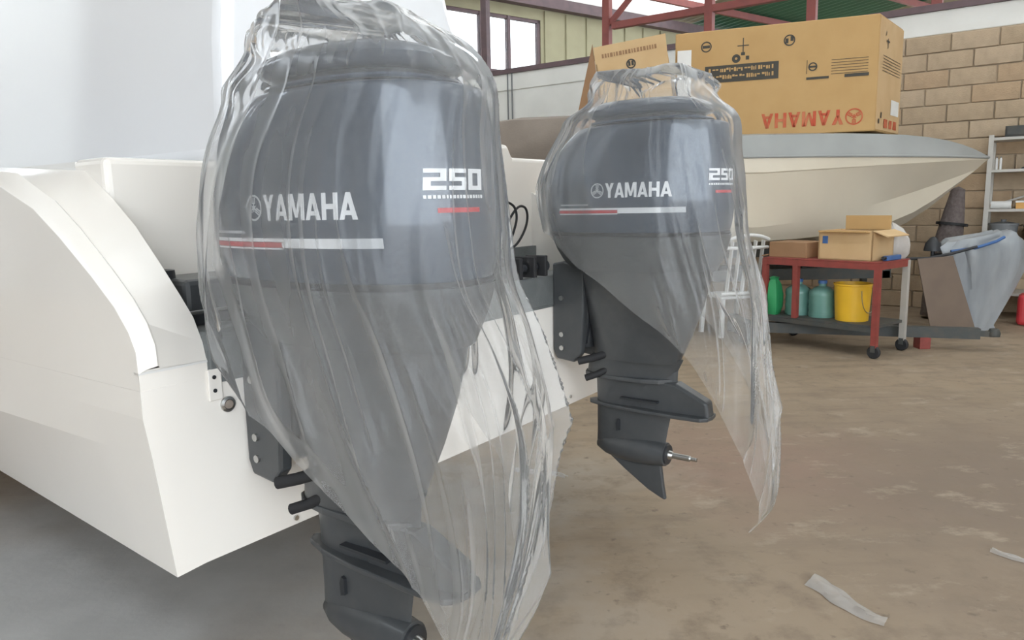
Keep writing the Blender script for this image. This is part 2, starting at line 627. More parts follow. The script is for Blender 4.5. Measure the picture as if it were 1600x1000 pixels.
win.box((wx0, 0.02, wz0), (wx0 + 0.07, 0.12, wz1)).box((wx1 - 0.07, 0.02, wz0), (wx1, 0.12, wz1))
win = win.build('window_1', 'truss_brown')
win.matrix_world = gframe
tag(win, 'bright glazed window band under the roof eave', kind='structure')
for x in (-0.55, 0.42, 0.58, 1.14):
    MB().box((x - 0.035, 0.0, wz0), (x + 0.035, 0.12, wz1)).build('mullion', 'truss_brown', win)
for x0, x1 in ((-1.53, -0.585), (-0.515, 0.385), (0.615, 1.105), (1.175, 1.93)):
    MB().box((x0, 0.06, wz0 + .05), (x1, 0.066, wz1 - .06)).build('pane', 'window_glass', win)
MB().box((wx0 - .1, -0.12, wz0 - 0.16), (wx1 + .1, 0.02, wz0 - 0.03)).build('window_sill', 'truss_brown', win)

# --- roof ---
rf = MB().box((-12, -0.05, EAVE + 0.38), (18, 0.25, EAVE + 0.5)).build('ceiling', 'truss_brown')
rf.matrix_world = gframe
tag(rf, 'sloping sheet metal roof with pale and green sheets', kind='structure')
SL = 0.06
for k in range(30):
    x = -12 + k
    if 0 <= x <= 5 or x in (-7, -6, -4, -3):  # sheets far to the left are unseen, added to let in more daylight
        mm = 'roof_translucent'
    elif 7 <= x <= 10:
        mm = 'roof_green'
    elif x in (6, 11, 12):
        mm = 'roof_olive'
    else:
        mm = 'roof_cream' if k % 3 else 'roof_olive'
    prof = []
    for j in range(9):
        prof.append((x + j / 8, 0.03 if j % 2 else 0.0))
    v = []
    for (px, dz) in prof:
        v += [(px, 0.3, EAVE + 0.18 + dz), (px, -27, EAVE + 0.18 + dz + 27 * SL)]
    f = [(2 * j, 2 * j + 2, 2 * j + 3, 2 * j + 1) for j in range(8)]
    MB().add(v, f).build('roof_sheet', mm, rf)
for k in range(9):                                   # purlins across the sheets
    y = -1.3 - k * 2.6
    MB().box((-12, y - 0.04, EAVE + 0.02 - y * SL), (18, y + 0.04, EAVE + 0.17 - y * SL)).build('purlin', 'truss_red', rf)

# --- red steel truss standing on the block wall ---
tr = empty('roof_truss', WW(0, 0.15, 3.76), RZ)
tag(tr, 'red steel lattice truss on top of the block wall', kind='structure')
zt = 2.0
MB().box((-5.9, -0.05, 0.40), (4.8, 0.05, 0.50)).build('bottom_chord', 'truss_red', tr)
MB().box((-14, -0.05, zt), (4.8, 0.05, zt + 0.12)).build('top_chord', 'truss_red', tr)
posts = [-11.2, -9.6, -8.45, -6.0, -4.3, -2.85, -1.35, 0.3, 2.0, 3.7]
for i, t in enumerate(posts):
    MB().box((t - 0.06, -0.06, 0.0), (t + 0.06, 0.06, zt)).build('post', 'truss_brown' if t < -8 else 'truss_red', tr)
for i in range(3, len(posts) - 1):
    a, b = posts[i], posts[i + 1]
    p, q = ((a, 0, 0.45), (b, 0, zt)) if i % 2 else ((a, 0, zt), (b, 0, 0.45))
    MB().bar(p, q, 0.07).build('diagonal', 'truss_red', tr)

# thin conduits on the white stretch of wall
for k, t in enumerate((-7.86, -7.77)):
    p = WW(t, -0.03, 2.4)
    o = MB().tube([(p.x, p.y, 2.2), (p.x, p.y, 3.69)], 0.012, 8).build('conduit_pipe', 'grey_plastic')
    tag(o, ['left one of two thin grey conduits on the white back wall', 'right one of two thin grey conduits on the white back wall'][k], 'pipe', 'conduits on the white wall')

# --- workshop sides out of view: they keep the light coming from the open end on the right ---
wl = MB().box((-17, -0.15, 0), (0.5, 0.0, 8.4)).build('wall_left', 'block_dark')  # length and dark tone set to hold light off the port side
wl.matrix_world = Matrix.Translation(TX * -4.2) @ Matrix.Rotation(RZ, 4, 'Z')
tag(wl, 'dark unseen wall behind the viewer, shaped to shade the port side', kind='structure')
wr = MB().box((7.0, 2.5, 0), (7.2, 14, 6.6)).build('wall_right', 'block_dark')  # added out of view to dim the right side and darken aft reflections
wr.matrix_world = Matrix.Rotation(RZ, 4, 'Z')
tag(wr, 'added unseen block wall holding back light from the right', kind='structure')
we = MB().box((-16.2, -4.2, 0), (-16.0, 14, 6.5)).build('wall_end', 'wall_white')
we.matrix_world = Matrix.Rotation(RZ, 4, 'Z')
tag(we, 'plain pale workshop end wall beyond the bow', kind='structure')

# ================================================================== THE BIG BOAT
boat = empty('motor_boat', ORG, RZ)
tag(boat, 'white fibreglass motor boat whose stern carries both wrapped outboards', 'boat')
U0, U1 = -0.38, 2.12
ZB = 0.52
# hull: loft of cross sections forward from the transom (half sections to port and starboard)


def hull_ring(a, lift=0.0, inn=0.0):
    prof = [(U0, 1.07), (U0, 0.95), (U0 + 0.014 - inn * .4, 0.845), (U0 + 0.048 + inn, ZB + lift), (U0 + 0.13 + inn, ZB + 0.006 + lift),
            (0.72, ZB - 0.0 + lift), (1.02, ZB + lift)]
    right = [(U0 + U1 - p[0], p[1]) for p in prof[:5]][::-1]
    return [(a, u, z) for u, z in prof + right]


stations = [-5.6, -4, -2.5, -1.6] + [-1.2 + .1 * k for k in range(13)]


def flare(a):
    return -.05 * a


MB().loft([hull_ring(min(0, a), -.009 * a, flare(min(0, a))) for a in stations]).build('hull', 'gelcoat', boat, smooth=True, angle=3)
# stern quarters (coamings) sweeping up and forward
out_c = [(0.013, 1.066), (0.012, 1.12), (-0.015, 1.168), (-0.07, 1.225), (-0.17, 1.297), (-0.32, 1.392), (-0.455, 1.467), (-0.69, 1.545), (-1.2, 1.60), (-5.5, 1.75)]
inn_c = [(0.0, 1.065), (-0.012, 1.112), (-0.045, 1.175), (-0.10, 1.232), (-0.18, 1.31), (-0.29, 1.41), (-0.40, 1.488), (-0.54, 1.57), (-1.2, 1.61), (-5.5, 1.75)]


def quarter(us):
    rings = []
    for (ao, zo), (ai, zi) in zip(out_c, inn_c):
        uo, ui = us
        md = 0.28
        am, zm = ao * (1 - md) + ai * md, zo * (1 - md) + zi * md
        um = uo * (1 - md) + ui * md
        s = 1 if ui > uo else -1
        rings.append([(ao - 0.012, uo, zo - 0.004), (ao - 0.004, uo + s * 0.015, zo + 0.006), (am + 0.006, um - s * 0.008, zm + 0.012), (am + 0.001, um, zm + 0.006), (ai, ui, zi)])
    # solid: down to the hull top on both sides
    n = 5
    v = [p for r in rings for p in r]
    f = []
    for i in range(len(rings) - 1):
        for k in range(n - 1):
            a = i * n + k
            f.append((a, a + 1, a + 1 + n, a + n))
    base = len(v)
    for i, r in enumerate(rings):
        v.append((r[0][0], r[0][1], 1.02))
        v.append((r[4][0], r[4][1], 1.02))
    for i in range(len(rings) - 1):
        a, b = base + 2 * i, base + 2 * i + 2
        f.append((i * n, (i + 1) * n, b, a))
        f.append((i * n + 4, a + 1, b + 1, (i + 1) * n + 4))
        f.append((a, b, b + 1, a + 1))
    return MB().add(v, f)


quarter((U0 - .001, -0.20)).build('stern_quarter', 'gelcoat', boat, smooth=True, angle=35, bevel=0.01)
quarter((U1 + .001, U1 - 0.18)).build('stern_quarter', 'gelcoat', boat, smooth=True, angle=35, bevel=0.01)
# joint line between hull and quarter
MB().box((-0.02, U0 - 0.001, 1.060), (0.002, -0.20, 1.066)).build('joint_line', 'gelcoat_matte', boat)
# dark well ledge and well panel
MB().box((-0.43, -0.20, 1.0), (0.004, 1.94, 1.09)).build('well_floor', 'deck_grey', boat)
lg = MB()
lg.prism([(-0.165, 1.005), (1.94, 1.005), (1.94, 1.14), (-0.2, 1.14), (-0.2, 1.03), (-0.165, 1.03)], -0.12, 0.006, 'yz')
lg.build('well_ledge', 'deck_grey', boat, bevel=0.008)
MB().box((-0.44, -0.2, 1.09), (-0.405, 1.94, 1.232)).build('well_panel', 'deck_grey', boat)
# bulkhead with its stepped top
MB().prism([(-0.2, 1.2), (2.12, 1.2), (2.12, 1.675), (1.785, 1.675), (1.745, 1.735), (1.45, 1.735), (1.45, 1.605), (-0.2, 1.605)], -0.62, -0.43, 'yz').build('bulkhead', 'gelcoat', boat, bevel=0.02, bseg=3)
# side decks
MB().box((-5.5, -0.2, 1.5), (-0.6, 2.0, 1.598)).build('side_deck', 'gelcoat_matte', boat)
# cabin: leaning house standing on the deck
cab = MB()
lo = [(-0.44, 0.19), (-0.44, 1.60), (-5.2, 1.60), (-5.2, 0.19)]
hi = [(-0.40, 0.30), (-0.40, 1.05), (-5.2, 1.05), (-5.2, 0.30)]
cab.loft([[(a, u, 1.60) for a, u in lo], [(a, u + (0.02 if u < 1 else -0.13), 1.99) for a, u in lo], [(a, u, 3.0) for a, u in hi]])
cab.build('cabin', 'gelcoat_gloss', boat, bevel=0.05, bseg=4, smooth=True)
# transom fittings
MB().lathe([(0.0, 0.0), (0.021, 0.0), (0.021, 0.006), (0.014, 0.008), (0.013, 0.002), (0.0, 0.002)], (0.001, -0.152, 0.937), 20, 'x').build('drain_fitting', 'steel', boat, smooth=True)
MB().lathe([(0.0, 0.0), (0.013, 0.0), (0.012, 0.0095), (0.0, 0.0095)], (0.001, -0.152, 0.937), 16, 'x').build('drain_hole', 'tarp_brown', boat)
MB().box((0.0, -0.205, 0.955), (0.007, -0.165, 1.04)).build('hinge_plate', 'gelcoat', boat, bevel=0.003)
for z in (1.018, 0.982):
    MB().lathe([(0.0, 0.0), (0.0055, 0.0), (0.0055, 0.009), (0.0, 0.009)], (0.0, -0.188, z), 10, 'x').build('screw', 'black_plastic', boat)
for u, z in ((0.04, 0.545), (1.60, 0.56)):
    MB().lathe([(0.0, 0.0), (0.008, 0.0), (0.008, 0.006), (0.0, 0.006)], (0.001, u, z), 10, 'x').build('drain_plug', 'steel', boat)
# black boxes, rail and hoses in the well
o = MB().box((-0.36, -0.16, 1.14), (-0.14, 0.10, 1.262)).build('battery_box', 'leg_paint', boat, bevel=0.015)
MB().lathe([(0.0, 0), (0.03, 0), (0.036, 0.03), (0.034, 0.06), (0.0, 0.065)], (-0.26, -0.155, 1.225), 16).build('filler_cap', 'black_plastic', boat, smooth=True)
MB().tube([(-0.10, -0.19, 1.178), (-0.10, 0.10, 1.178)], 0.005, 8).build('rail', 'steel', boat, smooth=True)
for u in (-0.13, -0.03, 0.06):
    MB().tube([(-0.10, u, 1.14), (-0.10, u, 1.178)], 0.0045, 8).build('rail_post', 'steel', boat, smooth=True)
MB().box((-0.135, -0.19, 1.14), (-0.106, 0.12, 1.172)).build('rail_backing', 'black_plastic', boat, bevel=0.004)

# steering tie bar between the motors
tb = MB().tube([(0.02, 0.29, 1.20), (0.02, 1.36, 1.185)], 0.016, 12).build('tie_bar', 'black_plastic', None, smooth=True)
tb.matrix_world = Matrix.Translation(ORG) @ Matrix.Rotation(RZ, 4, 'Z')
tag(tb, 'black steering tie bar running between the two outboards', 'tie bar')
for u, l in ((1.12, 0.06), (1.22, 0.05), (1.30, 0.07)):
    MB().lathe([(0, 0), (0.026, 0), (0.03, 0.012), (0.026, l), (0, l)], (0.02, u, 1.187), 14, 'y').build('clamp', 'black_plastic', tb, smooth=True)
    MB().box((-0.03, u, 1.15), (0.07, u + 0.02, 1.235)).build('clamp_lug', 'black_rubber', tb, bevel=0.004)
MB().tube([(0.02, 0.36, 1.197), (0.02, 0.42, 1.196)], 0.021, 12).build('end_sleeve', 'blue_plastic', tb, smooth=True)

# looped control cable in front of the bulkhead
pts = []
L0 = [(1.575, 1.24), (1.60, 1.33), (1.66, 1.40), (1.72, 1.435), (1.77, 1.425), (1.785, 1.38), (1.76, 1.32), (1.69, 1.255), (1.60, 1.225)]
L1 = [(1.55, 1.46), (1.60, 1.455), (1.65, 1.43), (1.665, 1.38), (1.64, 1.32), (1.60, 1.26), (1.585, 1.22)]
for nm, L, da in (('control_cable', L0, 0), ('control_cable', L1, 0.02)):
    P = []
    ts = list(range(len(L)))
    for k in range(60):
        x = k / 59 * (len(L) - 1)
        P.append((-0.35 + da, catmull(ts, [q[0] for q in L], x), catmull(ts, [q[1] for q in L], x)))
    o = MB().tube(P, 0.006, 8).build(nm, 'black_rubber', None, smooth=True)
    o.matrix_world = Matrix.Translation(ORG) @ Matrix.Rotation(RZ, 4, 'Z')
    tag(o, 'black control cable looping up highest between the outboards' if da else 'black control cable with the wide loop towards the far outboard', 'cable', 'control cables in the stern well')

# trestles carrying the boat (hidden under the hull, forward)
for k, a in enumerate((-3.4, -5.1)):
    t = empty('boat_trestle', W(a, 0.87, 0), RZ)
    tag(t, ['timber trestle under the white hull nearest the stern', 'timber trestle under the white hull towards the bow'][k], 'trestle', 'trestles under the hull')
    MB().box((-0.12, -0.8, 0.36), (0.12, 0.8, 0.53 + k * .02)).build('beam', 'cardboard_brown', t, bevel=0.01)
    for u in (-0.6, 0.6):
        MB().box((-0.1, u - 0.12, 0), (0.1, u + 0.12, 0.36)).build('leg', 'cardboard_brown', t, bevel=0.01)

# ================================================================== OUTBOARD MOTOR
ZC = [1.28, 1.30, 1.36, 1.42, 1.50, 1.57, 1.625, 1.67, 1.695, 1.703, 1.706]
XF = [-.388, -.398, -.412, -.415, -.405, -.375, -.332, -.285, -.25, -.235, -.22]
XB = [.390, .398, .408, .412, .408, .402, .396, .389, .382, .374, .355]
HW = [.220, .226, .234, .238, .236, .231, .224, .216, .209, .202, .186]
XB = [x * 0.955 for x in XB]
NE = 2.4


def cowl_xy(th, z, off=0.0):
    xf, xb, hw = catmull(ZC, XF, z) - off, catmull(ZC, XB, z) + off, catmull(ZC, HW, z) + off
    cx, rx = (xf + xb) / 2, (xb - xf) / 2
    c, s = cos(th), sin(th)
    return cx + rx * spow(c, 2 / NE), hw * spow(s, 2 / NE)


def side_mapper(x0, z0, off=0.0025):
    """port side: s runs aft along the surface from local x0, t is up from z0"""
    def f(s, t):
        x, z = x0 + s, z0 + t
        xf, xb, hw = catmull(ZC, XF, z), catmull(ZC, XB, z), catmull(ZC, HW, z)
        cx, rx = (xf + xb) / 2, (xb - xf) / 2
        q = min(0.999, abs((x - cx) / rx))
        y = -hw * (1 - q ** NE) ** (1 / NE)
        g = Vector((spow((x - cx) / rx, NE - 1) / rx, spow(y / hw, NE - 1) / hw, 0)).normalized()
        return Vector((x, y, z)) + g * off
    return f


def aft_mapper(y0, z0, off=0.0025):
    """aft face: s runs to starboard from local y0"""
    def f(s, t):
        y, z = y0 + s, z0 + t
        xf, xb, hw = catmull(ZC, XF, z), catmull(ZC, XB, z), catmull(ZC, HW, z)
        cx, rx = (xf + xb) / 2, (xb - xf) / 2
        q = min(0.999, abs(y / hw))
        x = cx + rx * (1 - q ** NE) ** (1 / NE)
        g = Vector((spow((x - cx) / rx, NE - 1) / rx, spow(y / hw, NE - 1) / hw, 0)).normalized()
        return Vector((x, y, z)) + g * off
    return f


def se_ring(z, xf, xb, hw, n=2.5, N=48):
    cx, rx = (xf + xb) / 2, (xb - xf) / 2
    return [(cx + rx * spow(cos(2 * pi * k / N), 2 / n), hw * spow(sin(2 * pi * k / N), 2 / n), z) for k in range(N)]


def foil_ring(z, xf, xb, hw, N=32):
    """streamlined section: round nose forward, thin tail aft"""
    r = []
    for k in range(N):
        a = 2 * pi * k / N
        t = (1 - cos(a)) / 2                      # 0 at tail.. measured from aft
        x = xb + (xf - xb) * t
        th = hw * (sin(a)) * (0.35 + 0.65 * t ** 0.6) * 1.15
        r.append((x, th, z))
    return r


def make_motor(root):
    N = 96
    rings = []
    zs = [1.28 + (1.706 - 1.28) * (1 - (1 - i / 34) ** 1.5) for i in range(35)]
    for z in zs:
        rings.append([(*cowl_xy(2 * pi * k / N, z), z) for k in range(N)])
    cowl = MB().loft(rings).build('cowling', 'cowl_paint', root, smooth=True, angle=50)
    # cap: neck, overhanging lip, domed lid
    capr = [(1.738, -.165, .272, .16), (1.748, -.195, .30, .180), (1.766, -.205, .312, .188), (1.783, -.19, .29, .176),
            (1.797, -.15, .25, .152), (1.804, -.08, .18, .10), (1.806, 0.0, .1, .045)]
    cap = MB().loft([se_ring(z, a, b, h, 2.6, 64) for z, a, b, h in capr]).build('cowl_cap', 'cowl_paint', root, smooth=True, angle=60)
    # dark air slot under the lid, on the aft side
    MB().loft([se_ring(z, -.17, b, h, 2.6, 64) for z, b, h in ((1.70, .285, .165), (1.742, .268, .155))]).build('air_slot', 'black_plastic', cap, smooth=True)
    MB().loft([se_ring(z, -.19, b, h, 2.6, 64) for z, b, h in ((1.714, .30, .176), (1.719, .304, .179), (1.724, .30, .176))]).build('slot_louvre', 'cowl_paint', cap, smooth=True)
    MB().lathe([(0, 0), (0.02, 0), (0.02, 0.004), (0, 0.004)], (0.05, 0, 1.804), 16).build('cap_button', 'black_plastic', cap)
    # seam
    sm = [[(*cowl_xy(2 * pi * k / N, 1.285, o), z) for k in range(N)] for z, o in ((1.270, -0.012), (1.272, 0.003), (1.280, 0.005), (1.288, 0.003), (1.290, -0.012))]
    MB().loft(sm).build('seam_gasket', 'black_rubber', root, smooth=True)
    # lower pan
    pan = [(1.275, -.385, .385, .217, 2.4), (1.25, -.378, .38, .211, 2.4), (1.21, -.36, .368, .20, 2.4), (1.17, -.335, .352, .185, 2.4), (1.13, -.30, .335, .168, 2.4)]
    MB().loft([se_ring(z, a, b, h, n, 64) for z, a, b, h, n in pan]).build('lower_pan', 'leg_paint', root, smooth=True, angle=50)
    # badge plate on the pan
    # midsection
    mid = [(1.16, -.27, .325, .165), (1.08, -.255, .31, .15), (.98, -.235, .285, .13), (.88, -.215, .25, .105), (.80, -.20, .215, .09), (.745, -.195, .19, .08)]
    MB().loft([se_ring(z, a, b, h, 2.3, 48) for z, a, b, h in mid]).build('midsection', 'leg_paint', root, smooth=True, angle=50)
    # leg down to the gearcase
    leg = [(.76, -.195, .19, .062), (.66, -.193, .185, .048), (.55, -.19, .165, .04), (.45, -.19, .145, .038), (.36, -.19, .13, .036)]
    MB().loft([foil_ring(z, a, b, h) for z, a, b, h in leg]).build('leg', 'leg_paint', root, smooth=True, angle=60)
    # plates
    def plate(z, pts, th, name):
        poly = pts + [(x, -y) for x, y in pts[::-1]]
        return MB().prism(poly, z - th / 2, z + th / 2, 'xy').build(name, 'leg_paint', root, bevel=0.004)
    plate(.665, [(-.245, .0), (-.235, .03), (-.20, .055), (-.10, .07), (.05, .07), (.12, .05), (.18, .0)], .02, 'splash_plate')
    MB().loft([foil_ring(.675, -.235, .17, .07), foil_ring(.74, -.225, .20, .075), foil_ring(.76, -.2, .21, .08)]).build('splash_guard', 'leg_paint', root, smooth=True)
    plate(.535, [(-.23, .0), (-.215, .025), (-.14, .05), (0.0, .068), (.2, .075), (.31, .068), (.335, .045), (.338, 0)], .016, 'cavitation_plate')
    MB().prism([(.02, .53), (.335, .53), (.325, .60), (.19, .665), (.02, .665)], -.035, .035, 'xz').build('plate_fairing', 'leg_paint', root, bevel=0.012, bseg=3)
    MB().box((-0.05, -.062, .575), (.12, -.034, .583)).build('vent_line', 'black_plastic', root)
    # torpedo
    MB().lathe([(0.0, -.195), (.02, -.185), (.042, -.14), (.055, -.08), (.060, 0.0), (.058, .08), (.052, .125), (.05, .14), (.035, .143), (.0, .143)], (0, 0, .345), 28, 'x').build('gearcase', 'leg_paint', root, smooth=True, angle=50)
    MB().lathe([(0.0, .14), (.042, .14), (.042, .150), (.03, .152), (.0, .152)], (0, 0, .345), 24, 'x').build('bearing_carrier', 'black_plastic', root, smooth=True)
    MB().lathe([(0, .15), (.02, .15), (.017, .165), (.0125, .17), (.0125, .245), (.008, .25), (.008, .275), (0, .276)], (0, 0, .345), 16, 'x').build('propeller_shaft', 'steel', root, smooth=True, angle=40)
    # skeg
    sk = [(-.188, .40), (-.19, .345), (-.05, .245), (.06, .175), (.13, .145), (.142, .145), (.132, .20), (.118, .30), (.115, .36)]
    MB().prism(sk, -.011, .011, 'xz').build('skeg', 'leg_paint', root, bevel=0.006)
    MB().prism([(-.075, .425), (-.06, .43), (-.06, .475), (-.07, .48), (-.078, .46)], -.046, -.03, 'xz').build('water_intake', 'black_plastic', root)
    # clamp brackets to the transom, swivel tube, trim rams
    br = [(-.356, 1.15), (-.356, .77), (-.34, .73), (-.25, .72), (-.215, .76), (-.20, .95), (-.20, 1.14), (-.30, 1.16)]
    for s in (-1, 1):
        MB().prism(br, s * .085 - .02, s * .085 + .02, 'xz').build('clamp_bracket', 'leg_paint', root, bevel=0.008)
        for z in (.78, .84, 1.0):
            MB().lathe([(0, 0), (.011, 0), (.011, .008), (0, .008)], (-.31, s * .104 - (.008 if s < 0 else 0), z), 10, 'y').build('bolt', 'steel', root)
        MB().tube([(-.235, s * .045, .80), (-.20, s * .045, 1.05)], .018, 12).build('trim_ram', 'black_plastic', root, smooth=True)
    MB().lathe([(0, .78), (.05, .78), (.055, .82), (.055, 1.12), (.05, 1.15), (0, 1.15)], (-.25, 0, 0), 20).build('swivel_tube', 'black_plastic', root, smooth=True)
    # hoses low on the port side
    MB().tube([(-.10, -.05, .77), (-.17, -.085, .745), (-.225, -.11, .73)], .017, 12).build('hose_stub', 'black_rubber', root, smooth=True)
    MB().tube([(-.09, -.04, .71), (-.15, -.07, .675), (-.20, -.09, .655)], .015, 12).build('hose_stub', 'black_rubber', root, smooth=True)
    # prints
    H = 0.056
    wp, wl_ = word_polys('YAMAHA', H, 0.06, 0.98)
    sc_ = 0.262 / wl_
    wp = [[(p[0] * sc_, p[1]) for p in q] for q in wp]
    decal('lettering', wp, side_mapper(-0.022, 1.424), 'decal_white', cowl)
    decal('logo', logo_polys(0.0, 0.0, 0.029), side_mapper(-0.057, 1.452), 'decal_silver', cowl, 0.006)

    def rect(x0, z0, x1, z1):
        return [[(x0, z0), (x1, z0), (x1, z1), (x0, z1)]]
    decal('red_stripe', rect(-.25, 0, .03, .011), side_mapper(0, 1.365), 'decal_red', cowl)
    decal('white_stripe', rect(.03, -.001, .20, .020) + rect(-.25, .012, .03, .020) + rect(-.25, -.005, .03, -.001), side_mapper(0, 1.365), 'decal_white', cowl)
    decal('silver_stripe', rect(.20, -.001, .285, .020), side_mapper(0, 1.365), 'decal_silver', cowl, 0.006)
    decal('upper_line', rect(-.24, 0, -.10, .006), side_mapper(0, 1.395), 'decal_silver', cowl)
    np_, nl = word_polys('250', 0.044, 0.13, 1.0, 0.10)
    s2 = 0.14 / nl
    decal('number', [[(p[0] * s2, p[1]) for p in q] for q in np_], aft_mapper(-.128, 1.480), 'decal_white', cowl)
    tiny = []
    x = 0
    rnd = random.Random(3)
    while x < .135:
        w = rnd.uniform(.004, .008)
        tiny += rect(x, 0, x + w, .007)
        x += w + .0025
    decal('fine_print', tiny, aft_mapper(-.128, 1.463), 'decal_white', cowl)
    decal('red_underline', rect(0, 0, .105, .010), aft_mapper(-.105, 1.434), 'decal_red', cowl)


def copy_tree(o, parent=None):
    c = o.copy()
    C.objects.link(c)
    if parent:
        c.parent = parent
    for ch in list(o.children):
        copy_tree(ch, c)
    return c


MOT = empty('outboard_motor', W(0.36, 0.0, 0), RZ)
make_motor(MOT)
tag(MOT, 'large dark navy outboard motor nearest the viewer, on the port side of the transom', 'outboard motor', 'outboards on the white boat')
MOT2 = copy_tree(MOT)
MOT2.location = W(0.36, 1.56, 0.04)
tag(MOT2, 'farther dark navy outboard motor with bare gearcase and propeller shaft hanging free', 'outboard motor', 'outboards on the white boat')


# ------------------------------------------------------------------ plastic bags over the motors
def hash1(i, seed):
    return random.Random(i * 7919 + seed * 104729).random()


def vnoise(x, y, seed, perx=None):
    xi, yi = math.floor(x), math.floor(y)
    fx, fy = x - xi, y - yi
    fx, fy = fx * fx * (3 - 2 * fx), fy * fy * (3 - 2 * fy)

    def h(i, j):
        if perx:
            i %= perx
        k = (int(i) * 374761393 + int(j) * 668265263 + seed * 974711) & 0xffffffff
        k = ((k ^ (k >> 13)) * 1274126177) & 0xffffffff
        return ((k ^ (k >> 16)) & 0xffff) / 65535.0
    return (h(xi, yi) * (1 - fx) + h(xi + 1, yi) * fx) * (1 - fy) + (h(xi, yi + 1) * (1 - fx) + h(xi + 1, yi + 1) * fx) * fy


def bag(name, table, hem, seed, m, parent, NT=960, NS=130, ztop=1.94, tuft=0.05, pleats=26):
    """table rows: z, cx, cy, rx, ry, fold amplitude ; hem(th) gives the lower edge"""
    Z = [r[0] for r in table]
    cols = [[r[k] for r in table] for k in range(1, 6)]
    v = []
    for i in range(NS + 1):
        s = i / NS
        for k in range(NT):
            th = 2 * pi * k / NT
            zb = hem(th)
            z = ztop + (zb - ztop) * s
            cx, cy, rx, ry, am = [catmull(Z, c, z) for c in cols]
            # slow drift makes folds run slantwise
            q = th / (2 * pi)
            drift = 0.05 * sin(3.1 * z + seed) + 0.07 * (1.3 - z)
            g = (q + drift) % 1.0
            w1 = vnoise(g * pleats, z * 1.1 + 3, seed, pleats)
            w2 = vnoise(g * pleats * 2, z * 1.6 + 9, seed + 5, pleats * 2)
            w3 = vnoise(g * pleats * 3, z * 6.0, seed + 11, pleats * 3)
            fold = (1 - abs(2 * w1 - 1)) ** 3 * 1.2 + (1 - abs(2 * w2 - 1)) ** 3 * 0.65 + w3 * 0.10
            hz = math.exp(-((z - zb) / 0.11) ** 2)
            d = am * (fold - 0.05) * (1 - 0.7 * hz) * (1 + 1.1 * max(0, -cos(th)))
            n = 2.4
            x = cx + (rx + d) * spow(cos(th), 2 / n)
            y = cy + (ry + d) * spow(sin(th), 2 / n)
            if z > 1.74:
                tt = min(1, (z - 1.74) / 0.12)
                x += tuft * tt * (vnoise(q * 14, z * 14, seed + 21, 14) - .5) * 2
                y += tuft * tt * (vnoise(q * 14, z * 14 + 40, seed + 23, 14) - .5) * 2
                z += 0.05 * tt * (vnoise(q * 9, 2.5, seed + 31, 9) - .5) * 2
            v.append((x, y, z))
    f = []
    for i in range(NS):
        for k in range(NT):
            a, b = i * NT + k, i * NT + (k + 1) % NT
            f.append((a, b, b + NT, a + NT))
    f.append(tuple(range(NT)))
    o = MB().add(v, f).build(name, m, None, smooth=True, angle=179)
    o.location = parent.location
    o.rotation_euler = parent.rotation_euler
    return o


near_tab = [  # z, cx, cy, rx, ry, fold
    (1.90, -.03, 0.0, .10, .08, .006),
    (1.885, -.03, 0.0, .19, .14, .008),
    (1.85, -.01, 0.0, .235, .165, .008),
    (1.80, 0.03, 0.0, .27, .19, .008),
    (1.74, 0.030, 0.0, .338, .222, .008),
    (1.70, 0.032, 0.0, .354, .230, .006),
    (1.60, 0.0, 0.0, .390, .238, .008),
    (1.50, -.01, 0.0, .411, .247, .009),
    (1.40, -.01, 0.0, .419, .250, .012),
    (1.28, 0.0, 0.0, .419, .250, .018),
    (1.15, 0.04, 0.0, .425, .262, .030),
    (1.00, 0.08, 0.0, .41, .27, .040),
    (0.80, 0.14, 0.0, .33, .24, .045),
    (0.60, 0.19, 0.0, .25, .19, .045),
    (0.35, 0.22, 0.0, .17, .14, .045),
]


def near_hem(th):
    c = (1 + cos(th + 0.05)) / 2
    return 1.165 - 0.84 * c ** 1.55 + 0.016 * sin(5 * th) + 0.012 * sin(11 * th + 1)


far_tab = [
    (1.94, 0.06, 0.0, .10, .07, .012),
    (1.92, 0.06, 0.0, .18, .13, .014),
    (1.86, 0.06, 0.0, .22, .16, .014),
    (1.80, 0.05, 0.0, .25, .185, .010),
    (1.745, 0.04, 0.0, .335, .218, .006),
    (1.70, 0.040, 0.0, .360, .230, .005),
    (1.60, 0.01, 0.0, .396, .234, .006),
    (1.50, 0.0, 0.0, .418, .246, .008),
    (1.40, 0.0, 0.0, .426, .25, .010),
    (1.28, 0.01, 0.0, .424, .248, .014),
    (1.15, 0.05, 0.0, .41, .25, .022),
    (1.00, 0.12, 0.0, .37, .23, .03),
    (0.80, 0.24, 0.0, .27, .20, .035),
    (0.60, 0.31, 0.0, .23, .17, .035),
    (0.40, 0.35, 0.0, .21, .15, .035),
    (0.20, 0.42, 0.0, .14, .10, .03),
    (0.06, 0.42, 0.0, .06, .05, .02),
]


def far_hem(th):
    c = (1 + cos(th)) / 2
    return 1.30 - 1.20 * c ** 1.75 + 0.012 * sin(7 * th) + 0.01 * sin(13 * th)


b1 = bag('plastic_bag', near_tab, near_hem, 3, 'film_near', MOT, ztop=1.885, tuft=0.03)
tag(b1, 'clear crinkled plastic bag draped over the near outboard, hanging below the picture', 'plastic bag', 'bags over the outboards')
b2 = bag('plastic_bag', far_tab, far_hem, 8, 'film_far', MOT2, ztop=1.90, tuft=0.04, pleats=22)
tag(b2, 'clear plastic bag over the farther outboard with a long tail past its propeller shaft', 'plastic bag', 'bags over the outboards')

# ================================================================== BACKGROUND BOAT
BY = 8.4
bb = empty('dinghy_hull', (0, BY, 0))
tag(bb, 'cream hulled open boat on a trailer behind the tool trolley, bow to the right', 'boat')


